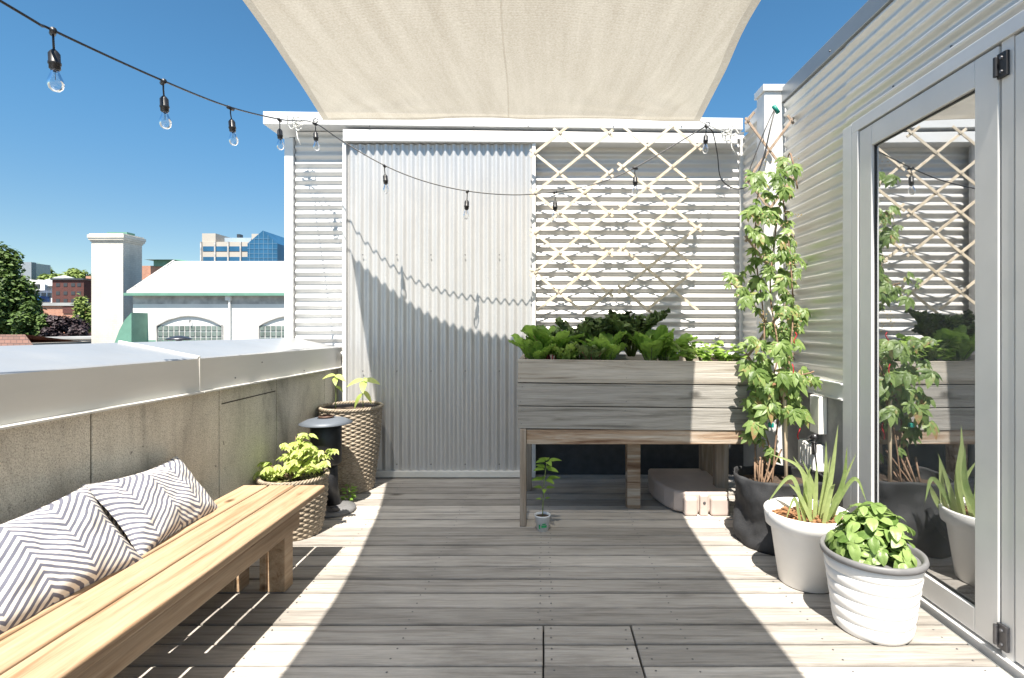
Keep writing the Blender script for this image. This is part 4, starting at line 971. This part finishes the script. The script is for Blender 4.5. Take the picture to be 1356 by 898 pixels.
# ================================================================= CITY BEYOND
GZ=-9
cw=thing('white_hall','long white painted hall with white pitched roof and green gutter beyond the parapet','building',(-17,33,GZ))
Ye=30.0
xl=at(168,388,Ye).x; xr=-8.0; ze=at(168,388,Ye).z; zr=at(230,346,33.9).z
b=MB(); b.box(xl+.15,xr,Ye+.25,37.5,GZ,ze-.12); b.build('wall',M['whitewall'],cw)
b=MB(); b.add([(xl-.05,Ye,ze),(xr,Ye,ze),(xr,33.9,zr),(xl-.05,33.9,zr),(xl-.05,37.8,ze),(xr,37.8,ze),(xl-.05,Ye,ze-.1),(xr,Ye,ze-.1),(xl-.05,37.8,ze-.1),(xr,37.8,ze-.1)],[(0,1,2,3),(3,2,5,4),(6,8,9,7),(0,3,4,8,6),(1,7,9,5,2)]); b.build('roof',M['whiteroof'],cw)
b=MB(); b.box(xl-.1,xr,Ye-.12,Ye+.02,ze-.16,ze+.0); b.build('gutter',M['green'],cw); b=MB(); b.bar((xl-.06,Ye+.1,ze+.05),(xl-.06,33.9,zr+.03),.10,.10); b.build('verge_trim',M['dirty'],cw)
b=MB(); b.box(xl+.16,xr,Ye+.235,Ye+.252,ze-.62,ze-.16); b.build('stained_frieze',M['dirty'],cw)
b=MB(); zz=at(200,452,Ye).z; b.box(xl+.7,xr,Ye+.225,Ye+.25,zz-.3,zz+.06); b.build('green_band',M['green'],cw)
b=MB(); x=at(301,400,Ye).x; b.box(x-.14,x+.14,Ye+.02,Ye+.25,ze-.42,ze-.16); b.tube([(x+.05,Ye+.13,ze-.4),(x+.05,Ye+.13,GZ)],.06,8); b.build('downpipe',M['whitewall'],cw)
for (a0,a1) in ((205,291),(341,428)):
    X0=at(a0,430,Ye).x; X1=at(a1,430,Ye).x; zt=at(a0,431,Ye).z; zb=at(a0,462,Ye).z; R_=(X1-X0)/2; cx=(X0+X1)/2; rise=at(0,418,Ye).z-zt
    m=MB(); P=[]
    for i in range(17):
        s_=-1+2*i/16; P.append(Vector((cx+R_*s_,Ye+.20,zt+rise*(1-s_*s_))))
    for p,q in zip(P,P[1:]): m.bar(p,q,.12,.07)
    m.box(X0-.06,X0,Ye+.16,Ye+.26,zb,zt); m.box(X1,X1+.06,Ye+.16,Ye+.26,zb,zt)
    wnd=m.build('window_arch',M['dirty'],cw)
    m=MB(); nx=12
    for i in range(nx):
        for j in range(4):
            w=(X1-X0)/nx; h=(zt-zb)/4; m.box(X0+i*w+.03,X0+(i+1)*w-.03,Ye+.20,Ye+.24,zb+j*h+.03,zb+(j+1)*h-.03)
    m.build('glass_blocks',M['gblock'],wnd,bevel=.02)
    m=MB(); m.box(X0,X1,Ye+.235,Ye+.255,zb,zt); m.build('mortar_grid',M['mort'],wnd)
    m=MB(); m.tube([Vector((cx+.1,Ye+.2,zt+rise*.45)),Vector((cx+.1,Ye+.05,zt+rise*.5)),Vector((cx+.12,Ye+.05,zt+rise*.25))],.03,6); m.build('lamp_hook',M['steel'],wnd)
# chimney
ch=thing('brick_chimney','square white painted brick chimney with stepped cap left of the white hall','chimney',(-26.6,33.7,GZ)); Yc=33.0
x0=at(121,400,Yc).x; x1=at(163,400,Yc).x; y1=Yc+1.55; zt=at(140,320,Yc).z
b=MB(); b.box(x0,x1,Yc,y1,GZ,zt); b.build('shaft',M['whitebrick'],ch)
b=MB()
for i,(e,za,zb_) in enumerate(((.05,0,.10),(.11,.10,.22),(.15,.22,.42),(.08,.42,.50))): b.box(x0-e,x1+e,Yc-e,y1+e,zt+za+.001*i,zt+zb_)
b.build('cap',M['whitebrick'],ch)
b=MB(); b.box(x0+.55,x1-.15,Yc+.5,y1-.4,zt+.5,zt+.68); b.build('flue_cover',M['green'],ch)
bt=MB(); zb_=at(0,458,Ye-.9).z; q=[(at(175,455,Ye-.9).x,GZ),(at(175,455,Ye-.9).x,at(0,414,Ye-.9).z),(at(166,455,Ye-.9).x,at(0,424,Ye-.9).z),(at(159,455,Ye-.9).x,at(0,437,Ye-.9).z),(at(151,455,Ye-.9).x,zb_),(at(151,455,Ye-.9).x,GZ)]
bt.extr(q,'y',Ye-.95,Ye+.25)
bt.build('buttress',M['green'],cw)

# office block with blue glass
ob=thing('office_block','beige modern office block with blue glass gable beyond the white hall','office building',(-50,95,GZ)); Yo=90.0
def X(px,y): return at(px,0,y).x
def Zz(py,y): return at(0,py,y).z
b=MB(); b.box(X(265,Yo),X(334,Yo),Yo+.3,Yo+22,GZ,Zz(320,Yo)); b.box(X(265,Yo),X(283,Yo),Yo+.5,Yo+20,Zz(320,Yo),Zz(308.5,Yo)); b.box(X(331,Yo),X(352,Yo),Yo+.5,Yo+20,Zz(322,Yo),Zz(309,Yo)); b.build('wall',M['beige'],ob)
b=MB(); b.box(X(283,Yo),X(331,Yo),Yo+3,Yo+18,Zz(320,Yo),Zz(311,Yo)); b.build('penthouse',M['farglass'] if False else simple('pale_blue_cladding',(.36,.44,.52),.4,.2,.1,.2),ob)
b=MB(); b.box(X(322,Yo),X(330,Yo),Yo+2.4,Yo+2.9,Zz(319,Yo),Zz(313,Yo)); b.box(X(300,Yo),X(304,Yo),Yo+3,Yo+4,Zz(311,Yo),Zz(306,Yo)); b.build('roof_plant',M['steel'],ob)
for (t0,t1) in ((326,332.5),(340,347),(353,360)):
    for (a0,a1) in ((267.5,283),(285,300.5),(302.5,317),(318.5,332)):
        m=MB(); m.box(X(a0,Yo),X(a1,Yo),Yo+.24,Yo+.29,Zz(t1,Yo),Zz(t0,Yo)); w_=m.build('window',M['farglass'],ob)
b=MB()
for a0 in (265.5,284,301.5,318,333): b.box(X(a0,Yo)-.12,X(a0,Yo)+.12,Yo+.05,Yo+.3,GZ,Zz(320,Yo))
b.build('pilaster',M['dirty'],ob)
b=MB(); pts=[(X(333,Yo),Zz(324,Yo)),(X(353,Yo),Zz(307,Yo)),(X(372,Yo),Zz(324,Yo)),(X(372,Yo),GZ),(X(333,Yo),GZ)]
b.extr([(p,q) for p,q in pts][::-1],'y',Yo-1.2,Yo+18); b.build('glass_gable',M['farglass'],ob)
b=MB()
for k in range(1,7):
    x=X(333+6*k-3,Yo); top=Zz(324,Yo)+ (Zz(307,Yo)-Zz(324,Yo))*(1-abs(x-X(353,Yo))/(X(372,Yo)-X(353,Yo))); b.box(x-.04,x+.04,Yo-1.26,Yo-1.2,GZ,top)
for t in (318,324,331,337,343,350): 
    xa=X(333,Yo) if t>=324 else X(342,Yo); xb=X(372,Yo) if t>=324 else X(362,Yo); b.box(xa,xb,Yo-1.25,Yo-1.2,Zz(t,Yo)-.035,Zz(t,Yo)+.035)
b.build('mullions',simple('pale_mullion',(.12,.24,.36),.4,.2),ob)
# gable-roofed green turret and brick block behind the hall roof
gt=thing('brick_block','small orange brick building with green flared roof behind the white hall','building',(-50,66,GZ)); Yg=64.0
b=MB(); b.box(X(186,Yg),X(222,Yg),Yg,Yg+8,GZ,Zz(352,Yg)); b.build('wall',M['orangebrick'],gt)
b=MB(); b.box(X(191,Yg),X(199,Yg),Yg+2,Yg+3,Zz(352,Yg),Zz(347,Yg)); b.build('chimney',M['redbrick'],gt)
b=MB(); xa,xb=X(199,Yg),X(236,Yg); b.add([(xa,Yg-1,Zz(345,Yg)),(xb,Yg-1,Zz(345,Yg)),(xb,Yg+7,Zz(345,Yg)),(xa,Yg+7,Zz(345,Yg)),(X(212,Yg),Yg+2,Zz(341,Yg)),(X(224,Yg),Yg+2,Zz(341,Yg)),(X(224,Yg),Yg+4,Zz(341,Yg)),(X(212,Yg),Yg+4,Zz(341,Yg))],[(0,3,2,1),(4,5,6,7),(0,1,5,4),(1,2,6,5),(2,3,7,6),(3,0,4,7)]); b.box(X(205,Yg),X(222,Yg),Yg-.2,Yg+5,Zz(353,Yg),Zz(345.2,Yg)); b.build('roof',M['green'],gt)

# left group of houses
vh=thing('victorian_house','white gabled victorian house with pale grey roof beside the big tree','house',(-85,86,GZ)); Yv=84.0
b=MB(); b.box(X(36,Yv),X(72,Yv),Yv,Yv+12,GZ,Zz(378,Yv)); b.build('wall',M['whitewall'],vh)
b=MB(); xa,xb=X(34,Yv),X(76,Yv); za,zb_=Zz(379,Yv),Zz(362,Yv); b.add([(xa,Yv-.6,za),(xb,Yv-.6,za),(xb-2.2,Yv+4,zb_),(xa+2,Yv+4,zb_),(xb,Yv+12.5,za),(xa,Yv+12.5,za)],[(0,1,2,3),(3,2,4,5),(0,3,5),(1,4,2),(0,5,4,1)]); b.build('roof',simple('pale_slate',(.52,.56,.56),.7),vh)
for c_ in (46,58):
    m=MB(); cx=X(c_,Yv); m.extr([(cx-1.1,Zz(385,Yv)),(cx+1.1,Zz(385,Yv)),(cx+1.1,Zz(377,Yv)),(cx,Zz(371,Yv)),(cx-1.1,Zz(377,Yv))],'y',Yv-1.0,Yv+2); dm=m.build('dormer',M['whitewall'],vh)
    m=MB(); m.box(cx-.4,cx+.4,Yv-1.05,Yv-1.0,Zz(383,Yv),Zz(377,Yv)); m.build('dormer_window',M['steel'],dm)
for c_ in (42,50,58,66):
    m=MB(); m.box(X(c_,Yv)-.35,X(c_,Yv)+.35,Yv-.05,Yv+.0,Zz(394,Yv),Zz(388,Yv)); m.build('window',M['steel'],vh)
m=MB(); m.box(X(50,Yv),X(66,Yv),Yv-1.6,Yv-.06,Zz(400,Yv),Zz(393,Yv)); m.build('awning',M['bluepaint'],vh)
gh=thing('grey_block','flat grey block behind the victorian house roof','building',(-100,105,GZ)); Yh=104.0
b=MB(); b.box(X(28,Yh),X(48,Yh),Yh,Yh+3,GZ,Zz(349,Yh)); b.build('wall',simple('light_grey_block',(.42,.45,.47),.8),gh)
b=MB(); b.box(X(36,Yh),X(48,Yh),Yh-1,Yh,GZ,Zz(350,Yh)+.3); b.build('stair_tower',simple('dark_grey_block',(.22,.25,.28),.8),gh)
rb=thing('red_brick_house','dark red brick house with flat roof right of the victorian house','house',(-75,78,GZ)); Yr=78.0
b=MB(); b.box(X(69,Yr),X(111,Yr),Yr,Yr+10,GZ,Zz(371,Yr)); b.build('wall',M['redbrick'],rb)
b=MB(); b.box(X(68,Yr),X(112,Yr),Yr-.2,Yr+10.2,Zz(371,Yr),Zz(368.5,Yr)); b.build('roof_edge',M['steel'],rb)
b=MB(); b.box(X(98,Yr),X(105,Yr),Yr+2,Yr+3,Zz(368.5,Yr),Zz(364,Yr)); b.build('chimney',M['orangebrick'],rb)
for c_ in (77,87,97,105):
    for t in (377,388,398): 
        m=MB(); m.box(X(c_,Yr)-.28,X(c_,Yr)+.28,Yr-.05,Yr,Zz(t+2.5,Yr),Zz(t-2,Yr)); m.build('window',M['steel'],rb)
ow=thing('low_brick_block','low orange brick building with flat grey roof in front of the red house','building',(-58,62,GZ)); Yw=60.0
b=MB(); b.box(X(48,Yw),X(103,Yw),Yw,Yw+9,GZ,Zz(405,Yw)); b.build('wall',M['orangebrick'],ow)
b=MB(); b.box(X(47,Yw),X(104,Yw),Yw-.2,Yw+9.2,Zz(405,Yw),Zz(401,Yw)); b.build('roof_edge',M['greyroof'],ow)
b=MB(); b.box(X(48,Yw),X(57,Yw),Yw-.1,Yw,Zz(420,Yw),Zz(410,Yw)); b.box(X(84,Yw),X(100,Yw),Yw-.1,Yw,Zz(415,Yw),Zz(406,Yw)); b.build('brick_panels',M['redbrick'],ow)
b=MB()
for c_ in (96,99,102): b.box(X(c_,Yw)-.15,X(c_,Yw)+.15,Yw+1,Yw+1.3,Zz(402,Yw),Zz(396,Yw))
b.build('roof_vents',M['whitewall'],ow)
tr=thing('tiled_roof_house','low house with brown tiled pitched roof at the left edge beyond the coping','house',(-30,30,GZ)); Yt=26.0
b=MB(); b.box(X(-60,Yt),X(33,Yt+8),Yt+.4,Yt+8,GZ,Zz(458,Yt)); b.build('wall',M['beige'],tr)
b=MB(); b.add([(X(-60,Yt),Yt,Zz(461,Yt)),(X(47,Yt),Yt,Zz(461,Yt)),(X(33,Yt+4),Yt+4,Zz(443,Yt+4)),(X(-60,Yt+4),Yt+4,Zz(443,Yt+4)),(X(33,Yt+8),Yt+8,Zz(461,Yt)),(X(-60,Yt),Yt+8,Zz(461,Yt))],[(0,1,2,3),(3,2,4,5),(1,4,2),(0,5,4,1),(0,3,5)]); b.build('roof',M['rooftile'],tr)
fr_=thing('flat_roof_block','grey flat-roofed block just beyond the parapet below the purple tree','building',(-30,36,GZ)); Yf=34.0
b=MB(); b.box(X(46,Yf),X(125,Yf),Yf,Yf+6,GZ,Zz(449,Yf)); b.build('wall',M['dirty'],fr_)
b=MB(); b.box(X(45,Yf),X(126,Yf),Yf-.2,Yf+6.2,Zz(449,Yf),Zz(446.5,Yf)); b.build('roof_edge',M['greyroof'],fr_)

def tree(label,px,pytop,pybot,hwpx,d,mat,n,size,seed,grp='trees among the houses'):
    r=random.Random(seed); base=Vector((X(px,d),d,GZ)); zt=Zz(pytop,d); zb=Zz(pybot,d); R=hwpx/F*d; H=(zt-zb)/2; cz=(zt+zb)/2
    t=thing('tree',label,'tree',tuple(base),grp); tk=MB(); tr_=max(.12,R*.09); tk.tube([base,base+Vector((.1,0,(cz-GZ)*.5)),Vector((base.x,d,cz))],[tr_*1.5,tr_,tr_*.5],8)
    cl=[]
    for k in range(30):
        v=Vector((r.gauss(0,1),r.gauss(0,1),r.gauss(0,1))).normalized()*r.uniform(.35,.88); cl.append((Vector((base.x+v.x*R,d+v.y*R,cz+v.z*H)),r.uniform(.22,.38)))
    for c_,_ in cl[:9]: tk.tube([Vector((base.x,d,cz-H*.5)),c_],[tr_*.4,tr_*.1],5)
    tk.build('trunk',M['bark'],t,smooth=True); m=MB()
    for k in range(n):
        c_,q=r.choice(cl); v=Vector((r.gauss(0,1),r.gauss(0,1),r.gauss(0,1))).normalized()*r.uniform(.5,1.05); p=c_+Vector((v.x*R*q,v.y*R*q,v.z*H*q)); dd=Vector((r.uniform(-1,1),r.uniform(-1,1),r.uniform(-.6,.3))); nn=v+Vector((0,0,.7)); m.leaf(p,dd,nn,size*r.uniform(.7,1.4),size*.8,.3,.2,2)
    m.build('crown',mat,t)
tree('big dark green tree at the left edge of the photo',6,334,480,42,40,M['tree_g'],12000,.30,1)
tree('low green tree in front of the brick block, beneath the big tree',38,398,470,22,37,M['tree_g'],5000,.26,9)
tree('dark purple-leaved tree left of the brick chimney',87,416,466,30,38,M['tree_p'],6000,.26,2)
tree('slim light green tree touching the left side of the chimney',113,386,450,14,44,M['tree_l'],3500,.28,3)
tree('light green tree above the red brick house roof',104,354,410,20,92,M['tree_l'],5000,.7,4)
tree('light green tree above the victorian house, right of its roof',80,355,400,20,105,M['tree_l'],5000,.7,5)
tree('light tree behind the grey block',55,346,400,16,125,M['tree_l'],4000,.7,6)
tree('distant green tree between chimney and red house',120,356,420,12,100,M['tree_g'],2000,.6,7)
